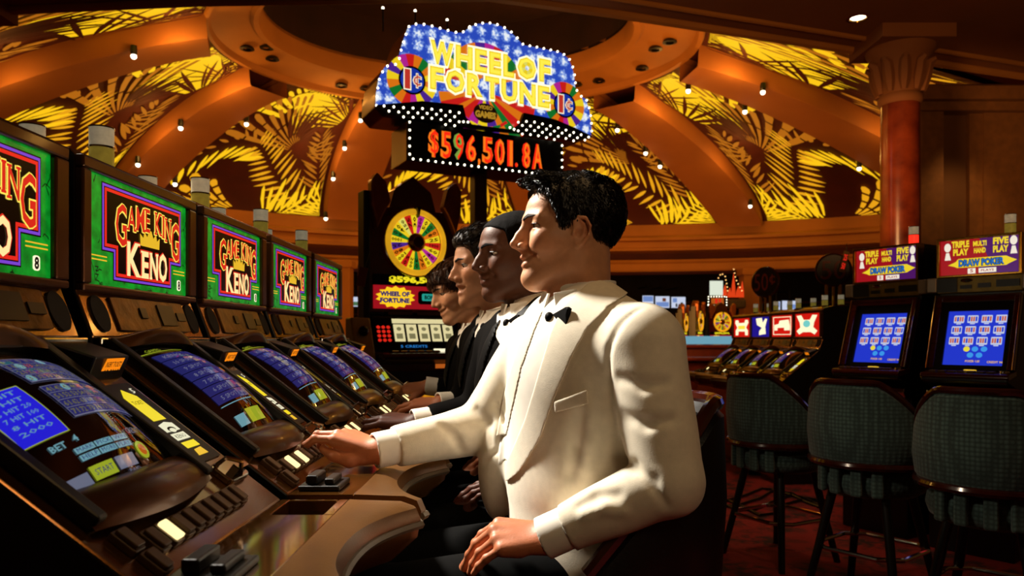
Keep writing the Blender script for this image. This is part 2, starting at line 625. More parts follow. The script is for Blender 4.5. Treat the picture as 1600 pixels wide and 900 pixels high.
def palm_panel(th0, th1, mirror, seed, label):
    rng = random.Random(seed)

    def P(u, v, off=0.05):
        s = 1 - v
        s = 0.02 + 0.96 * s
        a, b = th0 + hw(s) * 0.98, th1 - hw(s) * 0.98
        uu = 1 - u if mirror else u
        return dome(a + (b - a) * uu, s, off)
    back = MB().grid(lambda u, v: P(u, v, 0.0), 12, 14).build('backlit_palm_panel', M_MAROON, smooth=True)
    tag(back, label, 'ceiling panel', 'backlit palm panels around the dome')
    lm = [M_LEAF1, M_LEAF2, M_LEAF3, M_MAROON]
    Q = lambda u, v: P(u, v, 0.075)

    def fr(fn):
        mb = MB()
        fn(mb)
        tag(mb.build('palm_frond', lm, back), kind='stuff')

    def patch(m, ctrl, mi):
        """lit area of the glass behind a spray"""
        n = 40
        pts = []
        for k in range(n):
            t = k / n * len(ctrl)
            i = int(t)
            f = t - i
            p0, p1, p2, p3 = [np.array(ctrl[(i + j - 1) % len(ctrl)], float) for j in range(4)]
            p = 0.5 * ((2 * p1) + (p2 - p0) * f + (2 * p0 - 5 * p1 + 4 * p2 - p3) * f * f + (3 * p1 - p0 - 3 * p2 + p3) * f ** 3)
            pts.append(p)
        c = np.mean(pts, 0)
        cl = lambda p: (min(max(p[0], 0.03), 0.97), min(max(p[1], 0.02), 0.985))
        vs = [P(*cl(c))]
        R_ = 5
        for r in range(1, R_ + 1):
            vs += [P(*cl(c + (p - c) * r / R_)) for p in pts]
        fs = [(0, 1 + k, 1 + (k + 1) % n) for k in range(n)]
        for r in range(R_ - 1):
            fs += [(1 + r * n + k, 1 + (r + 1) * n + k, 1 + (r + 1) * n + (k + 1) % n, 1 + r * n + (k + 1) % n) for k in range(n)]
        m.add(vs, fs, mi)

    def spikes(m, o, a0, a1, n, r0, r1, wd, mi=3):
        for k in range(n):
            a = a0 + (a1 - a0) * (k + 0.5) / n + rng.uniform(-2.5, 2.5)
            leaf(m, Q, o[0] + r0 * math.cos(R(a)), o[1] + r0 * math.sin(R(a)), a, (r1 - r0) * rng.uniform(0.75, 1.1), wd * rng.uniform(0.7, 1.2), mi)

    def wedges(m, o, a0, a1, n, r0, r1, mi, fill=0.62, seg=1):
        st = (a1 - a0) / n
        for k in range(n):
            a = a0 + st * (k + 0.5)
            e = r1 * rng.uniform(0.82, 1.08)
            for j in range(seg):
                q0 = r0 + (e - r0) * j / seg + (0.010 if j else 0)
                q1 = r0 + (e - r0) * (j + 1) / seg - 0.006
                pts = []
                for t, w_ in ((0, 0.8), (0.5, 1.0), (0.85, 0.75), (1.0, 0.12)) if j == seg - 1 else ((0, 0.9), (0.5, 1.0), (1.0, 0.9)):
                    pts.append((q0 + (q1 - q0) * t, w_))
                h_ = R(st * fill / 2)
                lft = [(r * math.cos(R(a) + h_ * w_), r * math.sin(R(a) + h_ * w_)) for r, w_ in pts]
                rgt = [(r * math.cos(R(a) - h_ * w_), r * math.sin(R(a) - h_ * w_)) for r, w_ in reversed(pts)]
                m.add([P(min(max(o[0] + x, 0.03), 0.97), min(max(o[1] + y, 0.02), 0.985)) for x, y in lft + rgt], [tuple(range(2 * len(pts)))], mi)
    # bottom right frond, bright
    fr(lambda m: frond(m, P, [(0.62, -0.02), (0.78, 0.08), (1.02, 0.26)], 11, 0.20, 0.13, 0.022, 46, 40, 0, 0.05, rng))
    fr(lambda m: wedges(m, (0.66, -0.10), 42, 104, 7, 0.16, 0.40, 0, 0.5))
    fr(lambda m: wedges(m, (1.10, -0.02), 100, 172, 9, 0.14, 0.34, 0, 0.55))
    # arching fronds with hanging leaflets
    fr(lambda m: frond(m, P, [(0.84, 0.18), (0.64, 0.32), (0.52, 0.47), (0.40, 0.50)], 13, 0.15, 0.09, 0.020, 60, 66, 1, 0.05, rng))
    fr(lambda m: frond(m, P, [(0.50, 0.44), (0.30, 0.55), (0.14, 0.47), (0.02, 0.26)], 11, 0.15, 0.09, 0.026, 50, None, 0, 0.0, rng))
    fr(lambda m: frond(m, P, [(0.50, 0.47), (0.30, 0.58), (0.14, 0.50), (0.02, 0.29)], 9, 0.10, 0.06, 0.018, None, 30, 2, 0.1, rng))
    # low fan at the left foot
    fr(lambda m: wedges(m, (0.52, -0.02), 126, 178, 5, 0.10, 0.46, 1, 0.66, 4))
    # thin orange fan in the middle
    fr(lambda m: wedges(m, (0.72, 0.49), 118, 178, 9, 0.08, 0.62, 2, 0.55, 3))
    fr(lambda m: wedges(m, (0.74, 0.48), -10, 40, 5, 0.06, 0.24, 2, 0.45))
    # frond up the right edge
    fr(lambda m: frond(m, P, [(0.95, 0.26), (0.91, 0.44), (0.84, 0.60)], 11, 0.15, 0.09, 0.016, 50, 42, 2, 0.0, rng))
    # bright upper spray with dark spikes
    fr(lambda m: (patch(m, [(0.58, 0.60), (0.46, 0.74), (0.32, 0.86), (0.5, 0.96), (0.80, 0.90), (0.95, 0.80), (0.90, 0.68), (0.74, 0.66)], 0),
                  spikes(m, (0.64, 0.52), 40, 138, 9, 0.06, 0.30, 0.030), spikes(m, (1.04, 0.70), 112, 190, 9, 0.10, 0.50, 0.018), spikes(m, (0.96, 0.86), 150, 215, 6, 0.05, 0.5, 0.014)))
    # crown of leaflets under the ring
    fr(lambda m: wedges(m, (0.70, 0.66), 138, 178, 6, 0.30, 0.66, 0, 0.6, 2))
    fr(lambda m: wedges(m, (0.55, 1.26), 232, 316, 11, 0.27, 0.40, 0, 0.6))
    fr(lambda m: wedges(m, (0.78, 0.72), 20, 84, 5, 0.10, 0.26, 1, 0.55, 2))
    fr(lambda m: frond(m, P, [(0.03, 0.54), (0.06, 0.66), (0.14, 0.80)], 7, 0.10, 0.08, 0.022, 45, 50, 1, 0.0, rng))
    return back


NAMES = ['backlit palm panel of the dome at the far upper left, above the first rib',
         'backlit palm panel rising behind the two nearest green machines on the left',
         'backlit palm panel left of the overhead sign, with a bright spray at its top',
         'backlit palm panel mostly hidden behind the overhead sign and the wheel machine',
         'backlit palm panel just right of the overhead sign, above the man in white',
         'wide backlit palm panel between the two ribs left of the red column',
         'backlit palm panel at the far upper right, cut off by the red column']
for i in range(7):
    palm_panel(RIBS[i], RIBS[i + 1], i >= 5, 20 + (i % 3), NAMES[i])

# warm cove lamps hidden at the top of each bay wash the rib faces
for i, (a, side) in enumerate(((-105, -1), (-64.6, -1), (-24.6, -1), (46.7, 1), (82.8, 1))):
    for s_, e_ in ((0.14, 22), (0.45, 16)):
        p_ = dome(a + side * (hw(s_) + 5.5), s_, 0.55)
        lamp('cove_lamp', 'POINT', tuple(p_), (0, 0, 0), e_, (1.0, 0.50, 0.10), 0.12)

# cornice under the dome
prof = [(-0.02, 3.90), (0.0, 3.87), (0.0, 3.58), (-0.10, 3.56), (-0.22, 3.50), (-0.22, 3.44), (-0.12, 3.42), (-0.12, 3.28), (-0.20, 3.26), (-0.20, 3.20), (0.25, 3.18)]
tag(MB().grid(lambda u, v: base_pt(-110 + 190 * u, *prof[int(round(v * 10))]), 72, 10).build('trim_3', M_PLASTER), kind='structure')
prof2 = [(0.25, 3.19), (0.25, 2.99)]
tag(MB().grid(lambda u, v: base_pt(-110 + 190 * u, *prof2[int(round(v))]), 72, 1).build('trim_4', M_DARKRED), kind='structure')
prof3 = [(0.25, 3.0), (-0.02, 3.0), (-0.06, 2.94), (-0.02, 2.90), (-0.02, 2.76), (0.0, 2.72), (0.9, 2.72), (0.9, 3.9)]
tag(MB().grid(lambda u, v: base_pt(-110 + 190 * u, *prof3[int(round(v * 7))]), 72, 7).build('trim_5', M_PLASTER), kind='structure')

# rooms behind: dark far wall, low ceiling
mb = MB().box(-20, 20, 26, 26.2, 0, 6)
tag(mb.build('wall_back', M_DARKW), kind='structure')
mb = MB()
for z0, z1, y in ((2.35, 2.42, 25.9), (1.95, 1.98, 25.93), (0.9, 1.0, 25.9)):
    mb.box(-20, 20, y, 26.0, z0, z1)
tag(mb.build('trim_6', mat('dim_molding', '5a2c12', 0.7)), kind='structure')
# near soffit with the cut-out of the dome
edge = [(-14, 7.7), (-4.74, 6.86), (-2.82, 6.68), (-0.2, 6.58), (0.954, 6.92), (4.05, 7.96), (9, 9.6), (14, 11.3)]
poly = edge + [(14, -4), (-14, -4)]
ZS = CZ + 3.0
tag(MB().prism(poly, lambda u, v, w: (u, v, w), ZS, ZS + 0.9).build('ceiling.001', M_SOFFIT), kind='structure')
mb = MB()
mb.tube([(x, y - 0.10, ZS - 0.01) for x, y in edge], 0.05, 8)
mb.tube([(x, y - 0.38, ZS - 0.005) for x, y in edge], 0.03, 8)
tag(mb.build('trim_7', M_PLASTER), kind='structure')


# red columns
def column(x, y, r, label):
    t = empty('column', (x, y, 0))
    tag(t, label, 'column')
    MB().lathe([(r * 1.5, 0), (r * 1.5, 0.25), (r * 1.25, 0.3), (r * 1.3, 0.36), (r * 1.02, 0.42)], 32).build('base', M_PLASTER, t, smooth=True)
    MB().lathe([(r, 0.40), (r, 1.6), (r * 0.985, 2.6), (r * 0.96, 3.46)], 40).build('shaft', M_REDSTONE, t, smooth=True)
    cp = MB()
    cp.lathe([(r * 1.0, 3.44), (r * 1.12, 3.47), (r * 1.12, 3.51), (r * 1.0, 3.54), (r * 1.1, 3.7), (r * 1.35, 3.86), (r * 1.7, 3.96), (r * 1.75, 4.0)], 32)
    cp.box(-r * 1.9, r * 1.9, -r * 1.9, r * 1.9, 3.99, ZS)
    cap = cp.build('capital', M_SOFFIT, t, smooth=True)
    lf = MB()
    for k in range(10):
        a = 2 * pi * k / 10
        ca, sa = math.cos(a), math.sin(a)
        pts = [(r * (1.05 + 0.1 * j + (0.25 if j == 4 else 0)), 3.55 + 0.09 * j - (0.06 if j == 4 else 0)) for j in range(5)]
        lf.tube([(ca * p, sa * p, z) for p, z in pts], [0.03, 0.05, 0.055, 0.05, 0.025], 6)
    lf.build('carved_leaves', M_SOFFIT, cap, smooth=True)
    return t


column(3.87, 7.4, 0.185, 'tall red marble column with carved capital right of the palm panels')
column(-4.86, 6.5, 0.17, 'red column at the extreme left edge, mostly outside the picture')

# right wall with pilasters
mb = MB().box(4.62, 11, 8.75, 9.0, 0, ZS)
mb.build('wall_right', mat('right_wall', '6a4220', 0.75, noise=0.1, nscale=1.5))
tag(bpy.data.objects['wall_right'], kind='structure')
mb = MB()
for x0, x1, d in ((4.66, 5.0, 0.15), (5.35, 6.9, 0.07), (5.5, 6.75, 0.1)):
    mb.box(x0, x1, 8.75 - d, 8.8, 0.3, 3.75)
mb.box(4.64, 11, 8.55, 8.8, 3.75, 3.85)
mb.box(4.63, 11, 8.45, 8.8, 3.85, 4.0)
tag(mb.build('trim_8', mat('right_trim', '7a4c20', 0.7)), kind='structure', )

# posts of the far gallery
for px, d, wd, z1, lab in ((1172, 17.2, 0.40, 2.74, 'square ochre pillar behind the red slot machines on the right'),
                           (536, 15.4, 0.36, 2.74, 'square ochre pillar just right of the last green machine')):
    x = (px - CX) / F * d
    t = empty('pillar', (x, d, 0))
    tag(t, lab, 'pillar')
    MB().box(-wd / 2, wd / 2, -wd / 2, wd / 2, 0, z1).build('shaft', M_PLASTER, t, bevel=0.01)
    MB().box(-wd * 0.62, wd * 0.62, -wd * 0.62, wd * 0.62, z1 - 0.16, z1 - 0.02).box(-wd * 0.6, wd * 0.6, -wd * 0.6, wd * 0.6, 0, 0.25).build('molding', M_PLASTER, t, bevel=0.01)
# panelled partition left of the wheel machine
t = empty('partition', ((586 - CX) / F * 16, 16, 0))
tag(t, 'low panelled ochre partition with dark framed opening behind the last green machine', 'partition')
MB().box(-0.9, 0.6, -0.05, 0.05, 0, 0.85).build('lower_panel', M_PLASTER, t, bevel=0.01)
MB().box(-0.36, -0.28, -0.08, 0.08, 0.85, 2.70).box(-0.36, 0.6, -0.08, 0.08, 2.1, 2.16).box(-0.36, 0.6, -0.08, 0.08, 1.74, 1.84).build('frame', mat('brown_wood', '5a2c10', 0.5), t, bevel=0.01)


# ---- small spotlights along the ribs and on the ring
def rib_spot(th, side, s, label):
    p = dome(th + side * hw(s), s, 0.30)
    t = empty('spotlight', tuple(p))
    tag(t, label, 'spotlight', 'spotlights along the dome ribs')
    MB().lathe([(0.02, 0.0), (0.045, 0.0), (0.05, -0.10), (0.035, -0.14)], 10).build('housing', M_BLACK, t)
    MB().ball((0, 0, -0.155), 0.042, 10, 6).build('bulb', M_BULB, t, smooth=True)


rib_words = {-105: 'upper left rib', -64.6: 'second rib from the left', -24.6: 'rib left of the sign', 46.7: 'rib right of the sign', 82.8: 'upper right rib'}
pos_words = ['near the ring', 'below the ring', 'at mid height', 'low down']
for th, side, ss in ((-105, -1, (0.22, 0.5)), (-64.6, -1, (0.40, 0.62)), (-64.6, 1, (0.30, 0.70)), (-24.6, -1, (0.08, 0.36, 0.56, 0.86)), (-24.6, 1, (0.75,)),
                     (46.7, -1, (0.20, 0.36, 0.44)), (46.7, 1, (0.70,)), (82.8, -1, (0.06, 0.24, 0.55)), (82.8, 1, (0.20,))):
    for k, s in enumerate(ss):
        rib_spot(th, side, s, 'spotlight on %s edge of the %s, %s' % (
            'left' if side < 0 else 'right', rib_words[th], pos_words[min(3, int(s * 4))] + (', lower one' if k and int(s * 4) == int(ss[k - 1] * 4) else '')))
DLW = ['leftmost of the left cluster', 'topmost of the left cluster', 'inner one of the left cluster', 'first of the row left of the sign', 'middle of the row left of the sign', 'last of the row left of the sign',
       'nearest the right end of the sign', 'just right of the sign', 'between the sign and the upper right rib', 'inner of the pair by the upper right rib', 'outer of the pair by the upper right rib']
for k, (a, b, q) in enumerate(((-70, 0.5, 0), (-82, 0.4, 0), (-78, 0.7, 0), (-40, 0.3, 0), (-32, 0.35, 0), (-28, 0.3, 0), (38, 0.4, 0), (46, 0.35, 0), (64, 0.3, 0), (80, 0.5, 0), (88, 0.4, 0))):
    p = ring_o(a) + (ring_i(a) - ring_o(a)) * b
    t = MB().lathe([(0.10, 0.02), (0.12, -0.02), (0.07, -0.03), (0.065, 0.01)], 14).build('recessed_downlight', M_BLACK, loc=tuple(p), smooth=True)
    tag(t, 'unlit black downlight in the dome ring, ' + DLW[k], 'downlight', 'unlit downlights of the dome ring')
t = empty('recessed_downlight', (3.23, 6.93, ZS))
tag(t, 'round lit downlight in the flat ceiling above the red column', 'downlight')
MB().lathe([(0.09, 0.0), (0.10, -0.012), (0.075, -0.015), (0.07, 0.0)], 20).build('rim', M_BRASS, t, smooth=True)
MB().lathe([(0.068, -0.004), (0.03, -0.012)], 20).build('lamp', M_BULB, t, smooth=True)

# ================================================================== SLOT MACHINES
M_BRONZE = mat('bronze_laminate', '865722', 0.20, 0.8, noise=0.14, nscale=9, bump=0.03, bscale=120, coat=0.5)
M_BRONZE2 = mat('bronze_dark', '5c3818', 0.28, 0.6, noise=0.16, nscale=9, coat=0.2)
M_GOLDPL = mat('gold_plate', '5e4018', 0.30, 0.75, noise=0.35, nscale=30, bump=0.35, bscale=50)
M_SHELF = mat('polished_shelf', '74491c', 0.10, 0.7, noise=0.12, nscale=9, coat=0.6)
M_VINYL = mat('bronze_vinyl', '6e4820', 0.33, 0.4, noise=0.10, nscale=16, bump=0.08, bscale=300)
M_RIM = mat('grey_bumper', '6a5c4a', 0.45, noise=0.1, nscale=30)
M_BUTTON = mat('button_brown', '5a4028', 0.4, noise=0.15, nscale=60)
M_BUTLIT = glow('button_lit', 'ffe6a0', 1.5)
M_ORANGE = glow('ticket_screen', 'ff8a12', 0.95)
M_INK = mat('black_ink', '100804', 0.5, noise=0.0)
M_GREEN = mat('green_backlit', '0aa02a', 0.2, emit=0.55, noise=0.28, nscale=42)
M_CRACK = mat('crack_ink', '02300a', 0.3, noise=0.0)
M_PURPLE = glow('purple_line', '8a4ae8', 0.75)
M_RED = glow('red_line', 'f0281c', 0.9)
M_CENTER = mat('sign_black_glass', '080202', 0.22, noise=0.0, spec=0.25)
M_LRED = glow('letter_red', 'e8281a', 0.85)
M_LYEL = glow('letter_yellow', 'ffe45a', 1.0)
M_LWHT = glow('letter_white', 'fff6cf', 1.1)
M_LCRM = glow('letter_cream', 'ffeaa0', 1.0)
M_GOLDL = glow('letter_gold', 'f2c02c', 0.9)
M_CRT = mat('screen_glass', '060507', 0.04, noise=0.0, ior=2.3)
M_BLUE = mat('screen_blue', '060510', 0.06, emit=0.9, ecol='2420d8', noise=0.0, ior=2.3)
M_NAVY = mat('screen_navy', '060510', 0.06, emit=0.55, ecol='2c2f7c', noise=0.0, ior=2.3)
M_LINE = mat('screen_line', '060510', 0.06, emit=0.5, ecol='8f8fae', noise=0.0, ior=2.3)
M_NUM = mat('screen_number', '060510', 0.06, emit=0.5, ecol='8f8a4e', noise=0.0, ior=2.3)
M_CYAN = mat('screen_cyan', '060510', 0.06, emit=0.55, ecol='86c2d0', noise=0.0, ior=2.3)
M_SGREY = mat('screen_grey', '060510', 0.06, emit=0.45, ecol='8c94b0', noise=0.0, ior=2.3)
M_SLIME = mat('screen_lime', '060510', 0.06, emit=0.6, ecol='b8c830', noise=0.0, ior=2.3)
M_SORG = mat('screen_orange', '060510', 0.06, emit=0.6, ecol='d86a20', noise=0.0, ior=2.3)
M_SYEL = glow('strip_yellow', 'f4dc1c', 0.95)
M_SWHT = glow('strip_white', 'f4f0cc', 0.9)
M_CANW = mat('candle_white', 'c4b898', 0.25, emit=0.26, noise=0.1, nscale=50)
M_CANY = mat('candle_yellow', 'a8963a', 0.2, emit=0.24, noise=0.1, nscale=50)
M_CANR = glow('candle_red', 'ff2a1a', 1.6)
M_GRILLE = mat('speaker_cloth', '100b08', 0.8, noise=0.3, nscale=120)

QS = 0.435


def slope(x, q, h=0.0):
    return (x, -0.375 + 0.793 * q - 0.609 * h, 0.845 + 0.609 * q + 0.793 * h)


def lowp(x, t, h=0.0):
    """the short tilted panel below the sign: t 0 bottom .. 1 top"""
    return (x, -0.03 + 0.03 * t - 0.94 * h, 1.125 + 0.08 * t + 0.35 * h)


def crt(u, v, h=0.0):
    """bulging screen, u 0..1 left to right, v 0..1 bottom to top"""
    b = 0.030 * (1 - (2 * u - 1) ** 2) * (1 - 0.6 * (2 * v - 1) ** 2) + 0.012 * (1 - (2 * v - 1) ** 2)
    return slope(-0.19 + 0.275 * u, 0.14 + 0.265 * v, 0.004 + b + h)


def sub_rect(mb, fn, u0, u1, v0, v1, w, mi, n=5, m=2):
    mb.grid(lambda a, b: fn(u0 + (u1 - u0) * a, v0 + (v1 - v0) * b, w), n, m, mi)


def outline(mb, fn, u0, u1, v0, v1, t, w, mi, n=5):
    tv = t
    sub_rect(mb, fn, u0, u1, v0, v0 + tv, w, mi, n, 1)
    sub_rect(mb, fn, u0, u1, v1 - tv, v1, w, mi, n, 1)
    sub_rect(mb, fn, u0, u0 + t, v0, v1, w, mi, 1, n)
    sub_rect(mb, fn, u1 - t, u1, v0, v1, w, mi, 1, n)


def keno_sign(t, fn):
    """T-shaped backlit glass"""
    back = MB().flat(rect(0, 1, 0, 1), fn, 0.0).build('sign_glass', M_GREEN, t, label='green backlit glass sign')
    rng = random.Random(3)
    mb = MB()
    for k in range(14):
        side = rng.choice(((0.01, 0.1, 0, 1), (0.9, 0.99, 0, 1), (0.1, 0.9, 0.0, 0.06)))
        u, v = rng.uniform(side[0], side[1]), rng.uniform(side[2], side[3])
        pts = [(u, v)]
        for j in range(3):
            u += rng.uniform(-0.03, 0.03)
            v += rng.uniform(-0.09, 0.09)
            pts.append((min(max(u, 0.005), 0.995), min(max(v, 0.01), 0.99)))
        for a, b in zip(pts, pts[1:]):
            d = np.array([b[0] - a[0], (b[1] - a[1])])
            d = d / (np.linalg.norm(d) + 1e-6)
            nx, ny = -d[1] * 0.0022, d[0] * 0.005
            mb.flat([(a[0] - nx, a[1] - ny), (b[0] - nx, b[1] - ny), (b[0] + nx, b[1] + ny), (a[0] + nx, a[1] + ny)], fn, 0.0004)
    tag(mb.build('cracks', M_CRACK, back), kind='stuff')

    def T(e, f):
        return [(0.12 + e, 0.94 - f), (0.93 - e, 0.94 - f), (0.93 - e, 0.33 + f), (0.81 - e, 0.33 + f), (0.81 - e, 0.07 + f), (0.22 + e, 0.07 + f), (0.22 + e, 0.33 + f), (0.12 + e, 0.33 + f)]
    mb = MB()
    for k, (e, f) in enumerate(((-0.006, -0.012), (0.0, 0.0), (0.012, 0.024), (0.017, 0.034), (0.032, 0.064))):
        mb.flat(T(e, f), fn, 0.0006 + 0.0004 * k, (0, 1, 0, 2, 0)[k])
    mb.build('border', [M_CENTER, M_PURPLE, M_RED], back)
    mb = MB()
    # arched upper word, large first and last letters
    SER = {'A': ((0.06, 0), (0.94, 0)), 'M': ((0.07, 0), (0.93, 0)), 'K': ((0.10, 0), (0.10, 1), (0.90, 0), (0.86, 1)), 'I': ((0.5, 0), (0.5, 1)), 'N': ((0.10, 0), (0.10, 1), (0.90, 1)), 'E': ((0.06, 0), (0.06, 1))}

    def serif(ch, a, b, c, d, g, w, mi):
        for q, top in SER.get(ch, ()):
            u = a + (b - a) * q
            hwid = 0.014 + g
            t = 0.020
            v = d - t if top else c
            mb.flat(rect(u - hwid, u + hwid, v - g * 2, v + t + g * 2), fn, w, mi)
    L = [('G', 0.225, 0.325, 0.40, 0.80), ('A', 0.335, 0.410, 0.57, 0.80), ('M', 0.420, 0.500, 0.59, 0.825), ('E', 0.512, 0.558, 0.60, 0.835),
         ('K', 0.615, 0.685, 0.60, 0.835), ('I', 0.697, 0.716, 0.585, 0.825), ('N', 0.730, 0.795, 0.555, 0.81), ('G', 0.800, 0.892, 0.37, 0.79)]
    for i, (ch, a, b, c, d) in enumerate(L):
        dz = 0.00005 * i
        put_text(mb, ch, fn, a - 0.006, b + 0.006, c - 0.012, d + 0.012, 0.0028 + dz, 0, 0.040, 2)
        serif(ch, a, b, c, d, 0.004, 0.0028 + dz, 0)
        put_text(mb, ch, fn, a, b, c, d, 0.0036 + dz, 1, 0.012, 2)
        serif(ch, a, b, c, d, 0.0, 0.0036 + dz, 1)
    L = [('K', 0.33, 0.46, 0.125, 0.46), ('E', 0.475, 0.545, 0.125, 0.40), ('N', 0.560, 0.645, 0.125, 0.40), ('O', 0.655, 0.75, 0.115, 0.42)]
    for i, (ch, a, b, c, d) in enumerate(L):
        dz = 0.00005 * i
        put_text(mb, ch, fn, a - 0.007, b + 0.007, c - 0.014, d + 0.014, 0.0028 + dz, 2, 0.045, 2)
        serif(ch, a, b, c, d, 0.006, 0.0028 + dz, 2)
        put_text(mb, ch, fn, a, b, c, d, 0.0036 + dz, 3, 0.03, 2)
        serif(ch, a, b, c, d, 0.0, 0.0036 + dz, 3)
    mb.build('lettering', [M_LYEL, M_LRED, M_LRED, M_LCRM], back)
    mb = MB()
    mb.flat([(0.46, 0.45), (0.66, 0.45), (0.665, 0.57), (0.635, 0.53), (0.625, 0.60), (0.595, 0.55), (0.575, 0.62), (0.55, 0.62), (0.53, 0.55), (0.50, 0.60), (0.49, 0.53), (0.455, 0.57)], fn, 0.0036, 0)
    mb.build('crown', [M_GOLDL], back)
    mb = MB()
    for u0 in (0.02, 0.84):
        for k in range(2):
            mb.flat(rect(u0, u0 + 0.14, 0.26 - 0.035 * k, 0.272 - 0.035 * k), fn, 0.0008, 0)
    mb.flat(rrect(0.885, 0.93, 0.05, 0.17, 0.02), fn, 0.0008, 1)
    put_text(mb, '8', fn, 0.893, 0.922, 0.06, 0.16, 0.0014, 2, 0.04)
    put_text(mb, 'Z', fn, 0.06, 0.09, 0.09, 0.17, 0.0008, 2, 0.0)
    mb.build('small_print', [M_GOLDL, M_LWHT, M_INK], back)
    return back


def keno_screen(t, kind):
    scr = MB().grid(lambda u, v: crt(u, v), 20, 14).build('screen', M_CRT, t, smooth=True)
    mb = MB()
    MS = [M_NAVY, M_LINE, M_NUM, M_BLUE, M_CYAN, M_SGREY, M_SLIME, M_SORG, M_SWHT]
    h = 0.0012
    if kind == 'board':
        n = 1
        for blk, vb in ((0, 0.84), (1, 0.575)):
            for r in range(4):
                v1 = vb - r * 0.055
                u0, u1 = 0.36, 0.96
                sub_rect(mb, crt, u0, u1, v1 - 0.050, v1, h, 0, 12, 1)
                sub_rect(mb, crt, u0, u1, v1 - 0.054, v1 - 0.050, h + 0.0003, 1, 12, 1)
                for c in range(10):
                    a = u0 + (u1 - u0) * (c + 0.14) / 10
                    b = u0 + (u1 - u0) * (c + 0.86) / 10
                    s = str(n)
                    if n in (12, 31, 43, 6):
                        mb.flat(circ((a + b) / 2, v1 - 0.025, 0.027, 12, 0.026), crt, h + 0.0004, 4)
                    if len(s) == 1:
                        a, b = a + 0.014, b - 0.014
                    put_text(mb, s, crt, a, b, v1 - 0.043, v1 - 0.009, h + 0.0007, 7 if n in (13, 45) else 2, 0.01, 1)
                    n += 1
            outline(mb, crt, 0.355, 0.965, vb - 0.222, vb + 0.004, 0.004, h + 0.0003, 1, 10)
        sub_rect(mb, crt, 0.55, 0.70, 0.588, 0.606, h, 2, 3, 1)
        # pay table in blue at the lower left and the soft keys
        sub_rect(mb, crt, 0.015, 0.26, 0.30, 0.62, h, 3, 3, 8)
        outline(mb, crt, 0.012, 0.264, 0.296, 0.624, 0.005, h + 0.0002, 6, 6)
        for k in range(6):
            put_text(mb, ('1 HIT', '5 HIT', '6 HIT 20', '7 HIT 100', '8 HIT', '2000')[k], crt, 0.05, 0.22, 0.575 - 0.045 * k, 0.60 - 0.045 * k, h + 0.0006, 4, 0.0, 1)
        put_text(mb, 'BET', crt, 0.10, 0.19, 0.225, 0.26, h, 4, 0.02, 1)
        put_text(mb, '4', crt, 0.24, 0.27, 0.235, 0.27, h, 4, 0.02, 1)
        for r in range(2):
            for c in range(3):
                a = 0.20 + 0.135 * c
                sub_rect(mb, crt, a, a + 0.125, 0.175 - 0.04 * r, 0.205 - 0.04 * r, h, 4, 2, 1)
                put_text(mb, ('MARK', 'PICK', 'WIN', 'HELP', 'MORE', 'PLAY')[r * 3 + c], crt, a + 0.01, a + 0.115, 0.180 - 0.04 * r, 0.201 - 0.04 * r, h + 0.0005, 0, 0.0, 1)
        sub_rect(mb, crt, 0.05, 0.18, 0.025, 0.085, h, 5, 2, 1)
        sub_rect(mb, crt, 0.20, 0.37, 0.03, 0.10, h, 6, 3, 1)
        put_text(mb, 'START', crt, 0.22, 0.35, 0.05, 0.08, h + 0.0005, 0, 0.0, 1)
        sub_rect(mb, crt, 0.39, 0.55, 0.035, 0.10, h, 5, 3, 1)
        put_text(mb, 'CREDIT', crt, 0.63, 0.77, 0.20, 0.235, h, 5, 0.0, 1)
        put_text(mb, 'PAID', crt, 0.45, 0.55, 0.005, 0.025, h, 5, 0.0, 1)
        mb.flat(circ(0.66, 0.10, 0.055, 16, 0.05), crt, h, 6)
        mb.flat(circ(0.66, 0.10, 0.035, 16, 0.032), crt, h + 0.0005, 7)
    else:
        for r in range(7):
            v1 = 0.86 - r * 0.085
            sub_rect(mb, crt, 0.12, 0.62, v1 - 0.078, v1, h, 0, 8, 1)
            put_text(mb, ('KENO', '10 SPOT', '9 SPOT', '8 SPOT', '7 SPOT', '6 SPOT', '5 SPOT')[r], crt, 0.20, 0.42, v1 - 0.058, v1 - 0.022, h + 0.0006, 1, 0.0, 1)
        sub_rect(mb, crt, 0.05, 0.62, 0.90, 0.908, h, 6, 6, 1)
        put_text(mb, 'GAMES', crt, 0.16, 0.34, 0.915, 0.95, h, 6, 0.0, 1)
        sub_rect(mb, crt, 0.12, 0.60, 0.245, 0.252, h, 4, 6, 1)
        sub_rect(mb, crt, 0.16, 0.30, 0.06, 0.15, h, 4, 2, 1)
        sub_rect(mb, crt, 0.34, 0.60, 0.06, 0.17, h, 6, 3, 1)
    mb.build('screen_picture', MS, scr)
    return scr


def candle(t, x, y, z, r, h, top=None, bot=None, red=False):
    c = MB()
    q = r * 0.6
    c.lathe([(r * 0.9, 0), (r, 0.004), (r, h * 0.10), (q, h * 0.11), (q, h * 0.52), (r, h * 0.53), (r, h * 0.57), (q, h * 0.58), (q, h * 0.95), (r, h * 0.96), (r * 0.98, h * 0.99), (r * 0.7, h)], 20, (x, y, z))
    cd = c.build('signal_light', M_CHROME, t, smooth=True)
    MB().lathe([(r * 0.92, h * 0.08), (r * 0.92, h * 0.54)], 20, (x, y, z)).build('lower_lens', bot or M_CANY, cd, smooth=True)
    MB().lathe([(r * 0.92, h * 0.56), (r * 0.92, h * 0.97)], 20, (x, y, z)).build('upper_lens', top or M_CANW, cd, smooth=True)
    return cd


